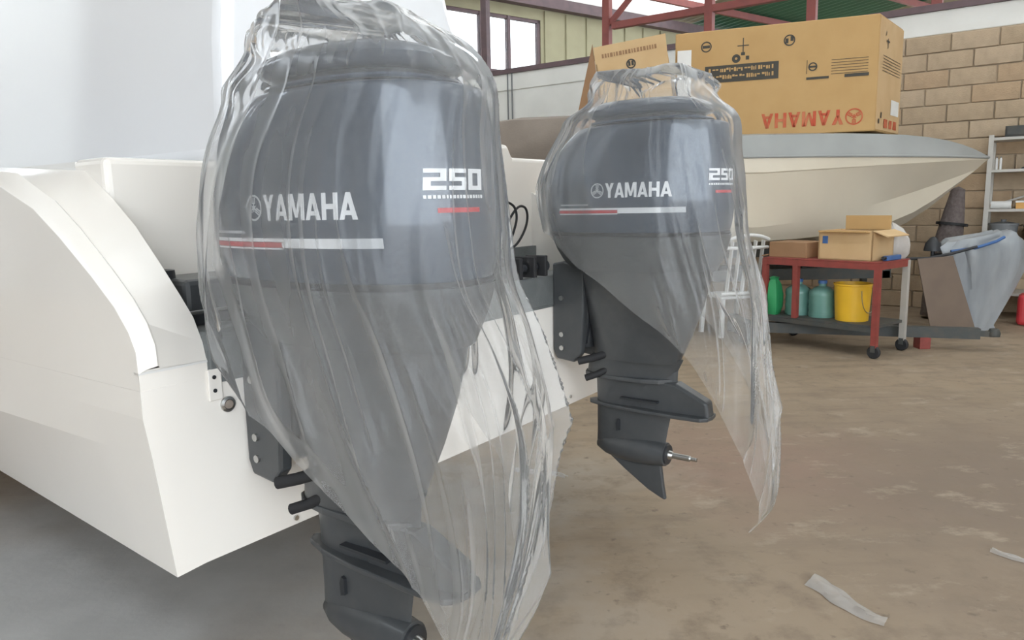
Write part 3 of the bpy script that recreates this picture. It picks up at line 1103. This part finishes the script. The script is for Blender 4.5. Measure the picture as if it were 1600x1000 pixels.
def station(x):
    t = max(0, (x - 2.6) / (5.32 - 2.6))
    t = min(1, t)
    b = 0.72 * (1 - t ** 2.2) + 0.012          # half beam at the rail
    return t, b


stern, bow = 0.78, 5.32
xs = [stern, 1.4, 2.0, 2.6, 3.1, 3.5, 3.85, 4.15, 4.45, 4.7, 4.9, 5.08, 5.2, 5.28, 5.32]
hr, dr, rr_ = [], [], []
for x in xs:
    t, b = station(x)
    zr = 1.86 - 0.02 * t
    keel = catmull([0.78, 3.6, 4.2, 4.55, 4.9, 5.15, 5.32], [0.90, 0.93, 1.03, 1.2, 1.47, 1.68, 1.83], x)
    zch = max(keel + 0.005, 1.15 + 0.17 * t ** 1.5 * 3.6 if t < 1 else 1.83)
    zch = min(zch, zr - 0.02)
    bc = b * (0.80 - 0.55 * t)
    zk2 = zr - 0.15 * (1 - t * .9)
    bm_ = b * 0.985
    hr.append([(x, -b, zr), (x, -bm_, max(zk2, zch + .005)), (x, -bm_ + 0.012, max(zk2 - .012, zch + .004)), (x, -bc, zch), (x, -bc * .8, zch * .35 + keel * .65), (x, 0, keel), (x, bc * .8, zch * .35 + keel * .65), (x, bc, zch), (x, bm_ - .012, max(zk2 - .012, zch + .004)), (x, bm_, max(zk2, zch + .005)), (x, b, zr)])
    zd = zr + 0.245 * (1 - t ** 4.5) + 0.012
    dr.append([(x, -b - 0.004, zr + .012), (x, -b * .97, zr + .1 * (1 - t)), (x, -b * 0.86, zd - .03 * (1 - t)), (x, -b * .6, zd), (x, b * .6, zd), (x, b * 0.86, zd - .03 * (1 - t)), (x, b * .97, zr + .1 * (1 - t)), (x, b + 0.004, zr + .012)])
    rr_.append((x, b, zr))
MB().loft(hr).build('hull', 'hull_cream', bb, smooth=True, angle=14)
MB().loft(dr).build('deck', 'deck_pale', bb, smooth=True, angle=40)
for s in (-1, 1):
    MB().tube([(x, s * (b + 0.004), z + 0.004) for x, b, z in rr_], 0.014, 8).build('rubbing_strake', 'deck_pale', bb, smooth=True)

# trailer under it
bt = empty('boat_trailer', (2.9, BY, 0))
tag(bt, 'dark steel boat trailer under the cream hull', 'trailer')
for s in (-1, 1):
    MB().bar((-1.9, s * .28, .62), (1.25, s * .28, .62), 0.08, 0.12).build('side_rail', 'trailer_dark', bt)
    MB().bar((-1.8, s * .2, .85), (0.9, s * .2, .87), 0.08, 0.1).build('bunk', 'trailer_dark', bt)
    for x in (-1.4, 0.5):
        MB().bar((x, s * .2, .62), (x, s * .2, .82), 0.06).build('bunk_post', 'trailer_dark', bt)
    MB().lathe([(0, -.09), (.2, -.09), (.29, -.07), (.3, 0), (.29, .07), (.2, .09), (0, .09)], (-1.5, s * .62, .30), 24, 'y').build('wheel', 'black_rubber', bt, smooth=True)
for x in (-1.9, -.4, 1.2):
    MB().bar((x, -.32, .6), (x, .32, .6), 0.08).build('cross_bar', 'trailer_dark', bt)
MB().bar((-1.5, -.6, .30), (-1.5, .6, .30), 0.06).build('axle', 'trailer_dark', bt)
for s in (-1, 1):
    MB().bar((-1.5, s * .28, .30), (-1.5, s * .28, .6), 0.07).build('axle_post', 'trailer_dark', bt)
MB().bar((1.2, 0.2, 0), (1.2, 0.2, .6), 0.06).build('prop_stand', 'trailer_dark', bt)

# ------------------------------------------------------------------ big carton on the boat
cr = empty('motor_carton', (3.80, 7.90, 2.118), radians(-22))
tag(cr, 'large upside-down motor carton with red lettering resting on the cream boat', 'box')
L, D, Hh = 2.06, 0.95, 1.16
SK = 0.30                                            # the worn end has skewed outwards
MB().prism([(-L, 0), (0, 0), (SK, D), (-L, D)], 0, Hh, 'xy').build('carton_body', 'cardboard', cr, bevel=0.012)
MB().prism([(0.002, .02), (0.008, .018), (SK + .004, D - .02), (SK - .004, D - .02)], .02, Hh - .02, 'xy').build('end_flap', 'cardboard_light', cr)  # lighter cardboard paints in the different light on this end face


def front_map(x0, z0, flip=False):
    def f(s, t):
        return Vector((x0 + (-s if flip else s), -0.004, z0 + (-t if flip else t)))
    return f


def rc(x0, z0, x1, z1):
    return [[(x0, z0), (x1, z0), (x1, z1), (x0, z1)]]


wp, wl2 = word_polys('YAMAHA', 0.155, 0.10, 0.86)
s3 = 0.82 / wl2
decal('red_lettering', [[(p[0] * s3, p[1]) for p in q] for q in wp], front_map(-.30, .235, True), 'print_red', cr, 1.0)
decal('red_logo', logo_polys(0, 0, .085), front_map(-.20, .155, True), 'print_red', cr, 1.0)
decal('print_panel', rc(-1.73, .60, -.96, .78), front_map(0, 0), 'print_black', cr, 1.0)
rl = random.Random(5)
ln = []
for z in (.71, .635):
    x = -1.69
    while x < -1.02:
        w = rl.uniform(.008, .03)
        zz = z + (.02 if w > .022 else 0)
        ln += rc(x, zz, x + w, z + rl.choice((.034, .042)))
        x += w + rl.choice((.006, .008, .02))
decal('panel_text', ln, lambda s, t: Vector((s, -0.006, t)), 'cardboard', cr, 1.0)['kind'] = 'stuff'
decal('label_lines', sum([rc(-.44, .60 + .028 * k, -.09, .605 + .028 * k) for k in range(6)], []) + rc(-.68, .56, -.46, .585) + rc(-.31, .56, -.08, .592) + rc(-.68, .62, -.675, .76), front_map(0, 0), 'print_black', cr, 1.0)


def ring_polys(cx, cy, r, w=.22):
    n = 20
    return [[(cx + r * cos(2 * pi * k / n), cy + r * sin(2 * pi * k / n)), (cx + r * cos(2 * pi * (k + 1) / n), cy + r * sin(2 * pi * (k + 1) / n)),
             (cx + r * (1 - w) * cos(2 * pi * (k + 1) / n), cy + r * (1 - w) * sin(2 * pi * (k + 1) / n)), (cx + r * (1 - w) * cos(2 * pi * k / n), cy + r * (1 - w) * sin(2 * pi * k / n))] for k in range(n)]


sym = ring_polys(-1.72, .99, .058) + rc(-1.76, .975, -1.68, 1.005)
sym += ring_polys(-.86, .98, .058) + rc(-.90, .95, -.87, 1.0) + rc(-.85, .97, -.82, 1.02)
sym += rc(-1.335, .90, -1.325, 1.05) + rc(-1.39, .965, -1.27, .975)
sym += ring_polys(-1.40, .84, .045, .7) + rc(-1.35, .87, -1.31, .90) + rc(-1.30, .82, -1.265, .86)
sym += ring_polys(-.62, .69, .045, .3) + rc(-.655, .68, -.585, .70)
sym += rc(-1.75, .43, -1.69, .44) + rc(-1.75, .46, -1.70, .47)
for q in (sym[:21], sym[21:43], sym[43:45], sym[45:67], sym[67:88], sym[88:]):
    decal('symbol', q, front_map(0, 0), 'print_black', cr, 1.0)
em = lambda s, t: Vector((0.011 + SK * s / D, s, t))
decal('end_arrow', rc(.30, .86, .32, .96) + rc(.25, .92, .37, .94), em, 'print_black', cr, 1.0)
decal('end_lines', sum([rc(.14, .62 + .03 * k, .86, .626 + .03 * k) for k in range(6)], []), em, 'print_black', cr, 1.0)['kind'] = 'stuff'
for q in (rc(.22, .98, .24, 1.02), rc(.08, .08, .12, .13), rc(.16, .14, .2, .2)):
    decal('end_mark', q, em, 'print_black', cr, 1.0)
for q in (rc(.30, .05, .44, .14), rc(.5, .05, .62, .14), rc(.68, .05, .82, .14)):
    decal('end_red_print', q, em, 'print_red', cr, 1.0)
decal('shipping_label', rc(.55, .20, .88, .36), em, 'paper_white', cr, 1.0)

# ------------------------------------------------------------------ opened carton leaning behind the far motor
oc = empty('open_carton', (1.30, 8.32, 2.158), rot=(0, radians(0), radians(-14)))
tag(oc, 'smaller opened carton with raised flaps above the farther outboard', 'box')
tilt = Matrix.Rotation(radians(-7), 4, 'Y')
c1 = MB().box((-.25, 0, 0.02), (.52, .02, .98), tilt).build('front_panel', 'cardboard_light', oc)
MB().box((.50, .02, 0.02), (.52, .40, .80), tilt).build('side_panel', 'cardboard', oc)
MB().box((-.25, .40, 0.02), (.52, .42, .80), tilt).build('rear_panel', 'cardboard', oc)
MB().box((-.25, .0, 0.02), (-.23, .42, .80), tilt).build('side_panel', 'cardboard_brown', oc)
v = [(-.27, -.01, .95), (-.27, .01, .95), (-.56, .25, .18), (-.56, .22, .18), (-.50, .30, .92), (-.50, .32, .92)]
MB().add([tilt @ Vector(p) for p in [(-.255, 0, 1.02), (-.255, .012, 1.02), (-.56, .05, .20), (-.56, .062, .20), (-.25, 0, .02), (-.25, .012, .02)]], [(0, 2, 4), (1, 5, 3), (0, 1, 3, 2), (2, 3, 5, 4), (4, 5, 1, 0)]).build('torn_flap', 'cardboard_brown', oc)


def om(s, t):
    return tilt @ Vector((s, -0.004, t))


decal('symbol', ring_polys(.13, .74, .052, .3) + rc(.10, .72, .125, .77) + rc(.135, .72, .16, .77), om, 'print_black', oc, 1.0)
rl = random.Random(9)
ln = []
x = -.17
while x < .42:
    w = rl.uniform(.012, .03)
    ln += rc(x, .85, x + w, .893)
    x += w + .012
decal('stencil_line', ln, om, 'cardboard_brown', oc, 1.0)
sp = MB().box((-.04, -.005, 0), (.11, .005, .95)).build('white_board', 'white_plastic')
sp.location = (1.93, 8.55, 2.125)
sp.rotation_euler = (0, 0, radians(-15))
tag(sp, 'narrow white board standing between the two cartons', 'board')

# ------------------------------------------------------------------ brown covered boat far back
cb = empty('covered_boat', (0.35, 11.1, 0), radians(-22))
tag(cb, 'grey-brown covered boat seen between the two outboards', 'boat')
rs = []
for x, b, zt_ in ((-2.2, .35, 2.40), (-1.6, .75, 2.50), (-.9, .9, 2.57), (0, .95, 2.64), (.8, .92, 2.62), (1.5, .75, 2.55), (2.2, .4, 2.42), (2.6, .1, 2.3)):
    zb = 1.1 + (0.5 * max(0, (x - .6) / 2) ** 2)
    rs.append([(x, -b * .45, zb), (x, -b * .9, zb + .5), (x, -b, zb + 1.05), (x, -b * .8, zt_ - .07), (x, -b * .4, zt_), (x, b * .4, zt_), (x, b * .8, zt_ - .07), (x, b, zb + 1.05), (x, b * .9, zb + .5), (x, b * .45, zb)])
MB().loft(rs).build('tarpaulin', 'tarp_brown', cb, smooth=True, angle=50)
for x in (-1.3, 1.0):
    for s in (-1, 1):
        MB().box((x - .06, s * .3 - .06, 0), (x + .06, s * .3 + .06, 1.3)).build('stand_leg', 'trailer_dark', cb)
MB().tube([(-.42, -.5, 2.5), (-.50, -.5, 2.98)], .012, 8).build('antenna', 'black_plastic', cb)

# ================================================================== TOOL TROLLEY
TR = math.atan2(.62, .785)
tw = empty('tool_trolley', (3.25, 6.55, 0), TR)       # local x to the right-back, local y to the left-back
tag(tw, 'red steel tool trolley with boxes on top and buckets below', 'trolley')
Lx, Ly, Ht = .55, 1.12, .87
tp = MB().box((-.02, -.02, Ht - .012), (Lx + .02, Ly + .02, Ht)).build('top_shelf', 'red_steel', tw, bevel=.004)
for y in (0, Ly):
    MB().box((0, y - .022, Ht - .07), (Lx, y + .022, Ht - .012)).build('top_rail', 'red_steel', tw)
for x in (0, Lx):
    MB().box((x - .022, 0, Ht - .07), (x + .022, Ly, Ht - .012)).build('top_rail', 'red_steel', tw)
MB().box((0, 0, .27), (Lx, Ly, .295)).build('lower_shelf', 'trailer_dark', tw)
for x in (0, Lx):
    MB().box((x - .022, 0, .235), (x + .022, Ly, .275)).build('lower_rail', 'trailer_dark', tw)
for x, y in ((0, 0), (Lx, 0), (0, Ly), (Lx, Ly), (0, Ly * .70)):
    lowz = .10 if y in (0, Ly) else .29
    mm = 'pale_metal' if (x > 0 and y == 0) else 'red_steel'
    MB().box((x - .025, y - .025, lowz), (x + .025, y + .025, Ht - .012)).build('leg', mm, tw)
    if y in (0, Ly):
        ca = MB().lathe([(0, -.02), (.05, -.02), (.058, -.012), (.058, .012), (.05, .02), (0, .02)], (x, y, .058), 18, 'x').build('caster', 'black_rubber', tw, smooth=True)
        MB().box((x - .03, y - .02, .06), (x - .022, y + .02, .12)).build('caster_fork', 'trailer_dark', ca)


def TW(x, y, z):
    p = Matrix.Rotation(TR, 4, 'Z') @ Vector((x, y, 0)) + Vector((3.25, 6.55, 0))
    return (p.x, p.y, z)


def put(name, loc, label, cat, group=None, rz=TR):
    o = empty(name, loc, rz)
    tag(o, label, cat, group)
    return o


# boxes on top
k = put('low_carton', TW(.05, .72, Ht), 'low brown carton on the left end of the red trolley', 'box')
MB().box((0, 0, 0), (.36, .40, .15)).build('carton_body', 'cardboard_brown', k, bevel=.006)
MB().prism([(0, .15), (-.10, .08), (-.102, .09), (0, .162)], .40, .412, 'xz')
MB().box((0, .40, .10), (.36, .47, .112), Matrix.Rotation(radians(-12), 4, 'X')).build('side_flap', 'cardboard_brown', k)
k = put('open_box', TW(.04, .08, Ht), 'open tan carton with folded flaps on the red trolley', 'box')
for lo_, hi_ in (((0, 0, 0), (.40, .012, .27)), ((0, .50, 0), (.40, .512, .27)), ((0, 0, 0), (.012, .51, .27)), ((.39, 0, 0), (.402, .51, .27)), ((0, 0, 0), (.4, .51, .01))):
    MB().box(lo_, hi_).build('panel', 'cardboard_light', k)
MB().box((0, -.14, 0), (.40, 0, .010), Matrix.Translation((0, 0, .265)) @ Matrix.Rotation(radians(20), 4, 'X')).build('flap', 'cardboard_light', k)
MB().box((.39, .03, .26), (.402, .46, .40)).build('flap', 'cardboard', k)
MB().box((-.10, .03, .25), (.0, .48, .262), Matrix.Rotation(radians(6), 4, 'Y')).build('flap', 'cardboard', k)
MB().box((-.006, .42, .15), (0, .47, .22)).build('blue_sticker', 'blue_plastic', k)
k = put('tool_case', TW(.10, -.01, Ht), 'small blue tool lying on the near corner of the red trolley', 'tool')
MB().box((.05, .0, 0), (.32, .05, .045)).build('handle_body', 'blue_plastic', k, bevel=.01)
MB().tube([(.0, .02, .03), (.06, .025, .025)], .016, 10).build('nose', 'black_plastic', k)
# buckets and jugs on the lower shelf
ZS = .295
k = put('yellow_bucket', TW(.22, .33, ZS), 'yellow plastic bucket on the lower shelf of the red trolley', 'bucket')
MB().lathe([(0, 0), (.145, 0), (.165, .33), (.172, .335), (.172, .35), (.158, .35), (.138, .02), (0, .02)], (0, 0, 0), 28).build('bucket_body', 'yellow_plastic', k, smooth=True, angle=50)
MB().tube([(.16 * cos(a), -.165 + .0 * a, .30 - .22 * sin(a)) for a in [pi * i / 12 for i in range(13)]], .004, 6).build('wire_handle', 'steel', k)
for i, (yy, lab) in enumerate(((.632, 'teal water jug next to the yellow bucket'), (.885, 'teal water jug at the left end of the lower shelf'))):
    k = put('water_jug', TW(.22, yy, ZS), lab, 'jug', 'jugs on the trolley shelf')
    MB().lathe([(0, 0), (.12, 0), (.125, .03), (.118, .06), (.125, .09), (.118, .12), (.125, .15), (.118, .18), (.125, .21), (.12, .25), (.07, .29), (.035, .30), (.035, .325), (0, .325)], (0, 0, 0), 24).build('jug_body', 'teal_plastic', k, smooth=True, angle=60)
    MB().lathe([(0, .325), (.042, .325), (.042, .355), (0, .355)], (0, 0, 0), 16).build('cap', 'blue_plastic', k, smooth=True)
k = MB()
rs = []
for z, r in ((0, .07), (.08, .085), (.2, .08), (.30, .06), (.35, .035), (.37, .045), (.38, .02)):
    rs.append([(r * (1 + .25 * sin(3 * a + z * 9)) * cos(a), .8 * r * (1 + .2 * cos(4 * a)) * sin(a), z) for a in [2 * pi * i / 20 for i in range(20)]])
k = k.loft(rs).build('green_bag', 'green_plastic', None, smooth=True)
k.location = TW(.06, 1.06, ZS)
tag(k, 'green plastic bag slumped in the corner of the trolley shelf', 'bag')

# ------------------------------------------------------------------ trailer tongue lying across
tg = empty('trailer_tongue', (2.45, 7.42, 0))
tag(tg, 'dark steel trailer drawbar lying low across the floor under the trolley', 'drawbar')
d = Vector((4.5, 6.82, 0)) - Vector((2.45, 7.42, 0))
MB().bar((-.25, .07, .17), (d.x - .12, d.y + .03, .155), .09, .10).build('beam', 'trailer_dark', tg)
MB().bar((d.x - .12, d.y + .03, .155), (d.x, d.y, .15), .05, .05).build('coupling_neck', 'trailer_dark', tg)
MB().lathe([(0, 0), (.05, 0), (.055, .03), (.04, .07), (0, .08)], (d.x, d.y, .13), 16).build('coupling', 'trailer_dark', tg, smooth=True)
MB().bar((-.12, -.32, .17), (-.12, .35, .17), .09, .16).build('cross_member', 'trailer_dark', tg)
MB().box((-.12, -.1, 0), (.02, .1, .13)).build('foot', 'trailer_dark', tg)
MB().box((d.x * .72 - .05, d.y * .72 - .06, 0), (d.x * .72 + .05, d.y * .72 + .06, .11)).build('foot', 'red_steel', tg)

# ------------------------------------------------------------------ film-wrapped third motor on the right
wm = empty('wrapped_motor', (5.02, 7.92, 0))
tag(wm, 'small outboard swathed in grey film standing beside the shelves', 'outboard motor')
rs = []
for z, x0, x1, dy in ((.0, -.28, .20, .10), (.06, -.24, .17, .11), (.25, -.26, .26, .13), (.45, -.30, .36, .16), (.65, -.36, .42, .19), (.80, -.42, .44, .21), (.90, -.45, .42, .20), (.97, -.38, .40, .17), (1.02, -.02, .34, .12), (1.05, .10, .28, .06)):
    ring = []
    for i in range(48):
        a = 2 * pi * i / 48
        fo = 1 + .07 * sin(7 * a + 3 * z) + .05 * sin(13 * a - 5 * z)
        ring.append(((x0 + x1) / 2 + (x1 - x0) / 2 * spow(cos(a), .8) * fo, dy * spow(sin(a), .8) * fo, z + (.02 * sin(5 * a) if z > .9 else 0)))
    rs.append(ring)
wbod = MB().loft(rs).build('film_wrap', 'wrap_grey', wm, smooth=True)
MB().tube([(-.42, -.16, .86), (-.2, -.2, .89), (0.0, -.235, .96), (.1, -.2, 1.0)], .016, 8).build('blue_tape', 'blue_plastic', wm, smooth=True)
MB().tube([(-.95, -.25, .80), (-.7, -.24, .80), (-.45, -.22, .84), (-.2, -.24, .91)], .015, 8).build('tiller_arm', 'black_plastic', wm, smooth=True)
MB().lathe([(0, 0), (.09, 0), (.075, .08), (.03, .14), (0, .15)], (-.52, .0, .86), 16).build('control_knob', 'black_plastic', wm, smooth=True)
MB().tube([(-.52, 0, .8), (-.52, 0, .87)], .02, 8).build('knob_stem', 'black_plastic', wm)
MB().tube([(-.53, 0, .81), (-.3, 0, .80)], .02, 8).build('knob_arm', 'black_plastic', wm)
# brown board
bd = MB().add([(-.40, 0, .80), (.0, .06, .82), (.32, .10, .02), (-.20, 0, .0), (-.40, .012, .80), (.0, .072, .82), (.32, .112, .02), (-.20, .012, .0)],
              [(0, 1, 2, 3), (7, 6, 5, 4), (0, 4, 5, 1), (1, 5, 6, 2), (2, 6, 7, 3), (3, 7, 4, 0)]).build('brown_board', 'board_brown')
bd.location = (4.58, 7.62, 0)
tag(bd, 'brown cardboard sheet leaning against the film-wrapped motor', 'sheet')
# white film heap behind the trolley boxes
rs = []
for z, r in ((.0, .13), (.06, .155), (.14, .16), (.20, .15), (.26, .11), (.30, .05), (.315, .02)):
    rs.append([(r * .55 * (1.2 + .16 * sin(5 * a + 14 * z) + .1 * sin(9 * a)) * cos(a), 1.1 * r * (1 + .2 * sin(6 * a)) * sin(a), z + .02 * sin(4 * a)) for a in [2 * pi * i / 40 for i in range(40)]])
for p in range(40):
    rs[0][p] = (rs[0][p][0], rs[0][p][1], 0)
fh = MB().loft(rs).build('film_bundle', 'wrap_white', None, smooth=True)
fh.location = TW(.545, .17, Ht)
fh.rotation_euler = (0, 0, TR)
tag(fh, 'pale bundle of crumpled film beside the tan carton on the trolley top', 'bundle')
# dark net roll leaning under the bow
nr = empty('net_roll', (5.02, 8.72, 0), rot=(0, radians(7), 0))
tag(nr, 'dark rolled net leaning under the bow beside the shelves', 'net')
MB().lathe([(0, .0), (.15, .02), (.17, .4), (.15, .9), (.11, 1.25), (.07, 1.52), (0, 1.55)], (0, 0, 0), 20).build('roll', 'mesh_dark', nr, smooth=True)
for z in (.5, 1.1):
    MB().lathe([(.155, z), (.165, z), (.165, z + .03), (.155, z + .03)], (0, 0, 0), 20).build('tie', 'black_rubber', nr)
# white garden chair stack by the far motor
gc = empty('plastic_chair', (2.36, 7.98, 0), radians(195))
tag(gc, 'white plastic chair behind the left end of the trolley', 'chair')
for x in (-.22, .22):
    for y in (-.2, .22):
        MB().bar((x, y, 0), (x * .9, y * .9, .42), .04).build('leg', 'white_plastic', gc)
MB().box((-.24, -.22, .41), (.24, .24, .44)).build('seat', 'white_plastic', gc, bevel=.01)
for i in range(5):
    x = -.18 + i * .09
    MB().bar((x, .23, .46), (x, .33, 1.02), .05, .012).build('back_slat', 'white_plastic', gc)
for z, y in ((1.03, .335), (.95, .32), (.47, .235)):
    MB().tube([(-.24 + .04 * i, y + .03 * (1 - ((i - 6) / 6) ** 2), z + (.05 * (1 - ((i - 6) / 6) ** 2) if z > 1 else 0)) for i in range(13)], .018, 8).build('back_rail', 'white_plastic', gc, smooth=True)

# ------------------------------------------------------------------ shelves on the right
sh = empty('shelving_rack', (5.56, 8.74, 0), RZ)
tag(sh, 'pale metal shelving rack at the right edge against the block wall', 'shelf')
for x in (0, 1.7):
    for y in (0, .45):
        MB().box((x - .025, y - .025, 0), (x + .025, y + .025, 2.11)).build('upright', 'pale_metal', sh)
SZ = [.30, .88, 1.27, 1.72, 2.08]
for z in SZ:
    MB().box((0, -.02, z - .03), (1.7, .47, z)).build('shelf_board', 'pale_metal', sh)
MB().bar((.02, .46, 1.30), (1.2, .46, 1.70), .02).build('cross_brace', 'pale_metal', sh)


def SHP(x, y, z):
    p = Matrix.Rotation(RZ, 4, 'Z') @ Vector((x, y, 0)) + Vector((5.56, 8.74, 0))
    return (p.x, p.y, z)


for i, (x, y, z, r, h, mm, lab) in enumerate((
        (.17, .22, .88, .15, .22, 'grey_plastic', 'dark grey round tub on the middle shelf beside the upright'),
        (.52, .22, .88, .15, .20, 'leg_paint', 'nearly black round tub on the middle shelf at the picture edge'))):
    k = put('storage_tub', SHP(x, y, z), lab, 'tub', 'tubs on the rack', RZ)
    MB().lathe([(0, 0), (r * .85, 0), (r, h * .9), (r * 1.04, h * .9), (r * 1.04, h), (r * .3, h * 1.08), (0, h * 1.08)], (0, 0, 0), 24).build('tub_body', mm, k, smooth=True, angle=50)
    MB().lathe([(0, h * 1.08), (.025, h * 1.08), (.03, h * 1.2), (0, h * 1.2)], (0, 0, 0), 12).build('lid_knob', mm, k)
k = put('white_roll', SHP(.04, .05, 1.315), 'small white roll lying on the third shelf by the upright', 'roll', None, RZ)
MB().lathe([(.015, 0), (.045, 0), (.045, .20), (.015, .20)], (0, 0, 0), 18, 'x').build('paper', 'white_plastic', k, smooth=True, angle=50)
MB().lathe([(0, -.005), (.014, -.005), (.014, .205), (0, .205)], (0, 0, 0), 12, 'x').build('core', 'cardboard', k)
k = put('orange_box', SHP(.28, .05, 1.27), 'small orange box on the third shelf beside the white roll', 'box', None, RZ)
MB().box((0, 0, 0), (.30, .16, .085)).build('box_body', 'orange_plastic', k, bevel=.005)
MB().box((-.004, -.004, .07), (.304, .164, .092)).build('lid', 'paper_white', k, bevel=.004)
k = put('dark_crate', SHP(.12, .1, 2.08), 'dark crate on top of the shelving rack', 'crate', None, RZ)
MB().box((0, 0, 0), (.55, .3, .03)).build('crate_bottom', 'trailer_dark', k)
for lo_, hi_ in (((0, 0, .02), (.55, .02, .13)), ((0, .28, .02), (.55, .3, .13)), ((0, 0, .02), (.02, .3, .13)), ((.53, 0, .02), (.55, .3, .13))):
    MB().box(lo_, hi_).build('crate_side', 'trailer_dark', k)
k = put('hand_tool', SHP(.30, .12, 1.72), 'dark flat tool lying on the second shelf from the top', 'tool', None, RZ)
MB().prism([(0, 0), (.25, 0), (.25, .03), (.16, .06), (.08, .05), (0, .015)], 0, .1, 'xz').build('tool_body', 'leg_paint', k, bevel=.005)
MB().tube([(.25, .05, .015), (.36, .05, .015)], .012, 8).build('grip', 'black_rubber', k)
for i, x in enumerate((.06, .10)):
    k = put('spray_can', SHP(x, .1, 1.72), ['thin white can left of its twin on the upper shelf', 'thin white can right of its twin on the upper shelf'][i], 'can', 'cans on the rack', RZ)
    MB().lathe([(0, 0), (.014, 0), (.014, .12), (.007, .135), (0, .135)], (0, 0, 0), 12).build('can_body', 'white_plastic', k, smooth=True, angle=50)
    MB().lathe([(0, .135), (.006, .135), (.006, .15), (0, .15)], (0, 0, 0), 10).build('nozzle', 'grey_plastic', k)
# red fuel tank on the floor at the edge
k = put('fuel_tank', (5.82, 8.10, 0), 'red portable fuel tank on the floor at the right edge', 'tank', None, RZ)
MB().box((-.2, -.15, 0), (.25, .15, .34)).build('tank_body', 'red_plastic', k, bevel=.05, bseg=4)
MB().tube([(-.1, 0, .33), (-.08, 0, .40), (.1, 0, .40), (.12, 0, .33)], .014, 8).build('carry_handle', 'red_plastic', k, smooth=True)
MB().lathe([(0, .33), (.04, .33), (.04, .37), (0, .37)], (.18, 0, 0), 14).build('filler_cap', 'black_plastic', k)


# ------------------------------------------------------------------ scraps on the floor
def scrap(name, p, q, w, label, seed, m='film_scrap'):
    p, q = Vector((*p, 0)), Vector((*q, 0))
    d = q - p
    nrm = Vector((-d.y, d.x, 0)).normalized()
    v, f = [], []
    NU, NV = 24, 7
    for i in range(NU + 1):
        t = i / NU
        for j in range(NV + 1):
            s = j / NV - .5
            z = .003 + .022 * vnoise(t * 7, j * .9, seed) * (1 - abs(2 * s) ** 3)
            ww = w * (1 - .5 * t) * (.8 + .4 * vnoise(t * 5, 3, seed + 2))
            c = p + d * t + nrm * (s * ww + .05 * sin(3 * t + seed))
            v.append((c.x, c.y, z))
    for i in range(NU):
        for j in range(NV):
            a = i * (NV + 1) + j
            f.append((a, a + 1, a + NV + 2, a + NV + 1))
    o = MB().add(v, f).build(name, m, None, smooth=True)
    tag(o, label, 'scrap', 'film scraps on the floor')
    return o


scrap('film_scrap', (1.09, 2.62), (1.30, 2.38), .12, 'curled strip of clear film lying on the floor at lower right', 2)
scrap('film_scrap', (1.98, 2.88), (2.14, 2.66), .035, 'thin strip of clear film on the floor at the right edge', 4)
scrap('film_scrap', (0.03, 3.95), (0.24, 3.74), .06, 'narrow strip of film on the floor between the two outboards', 5)
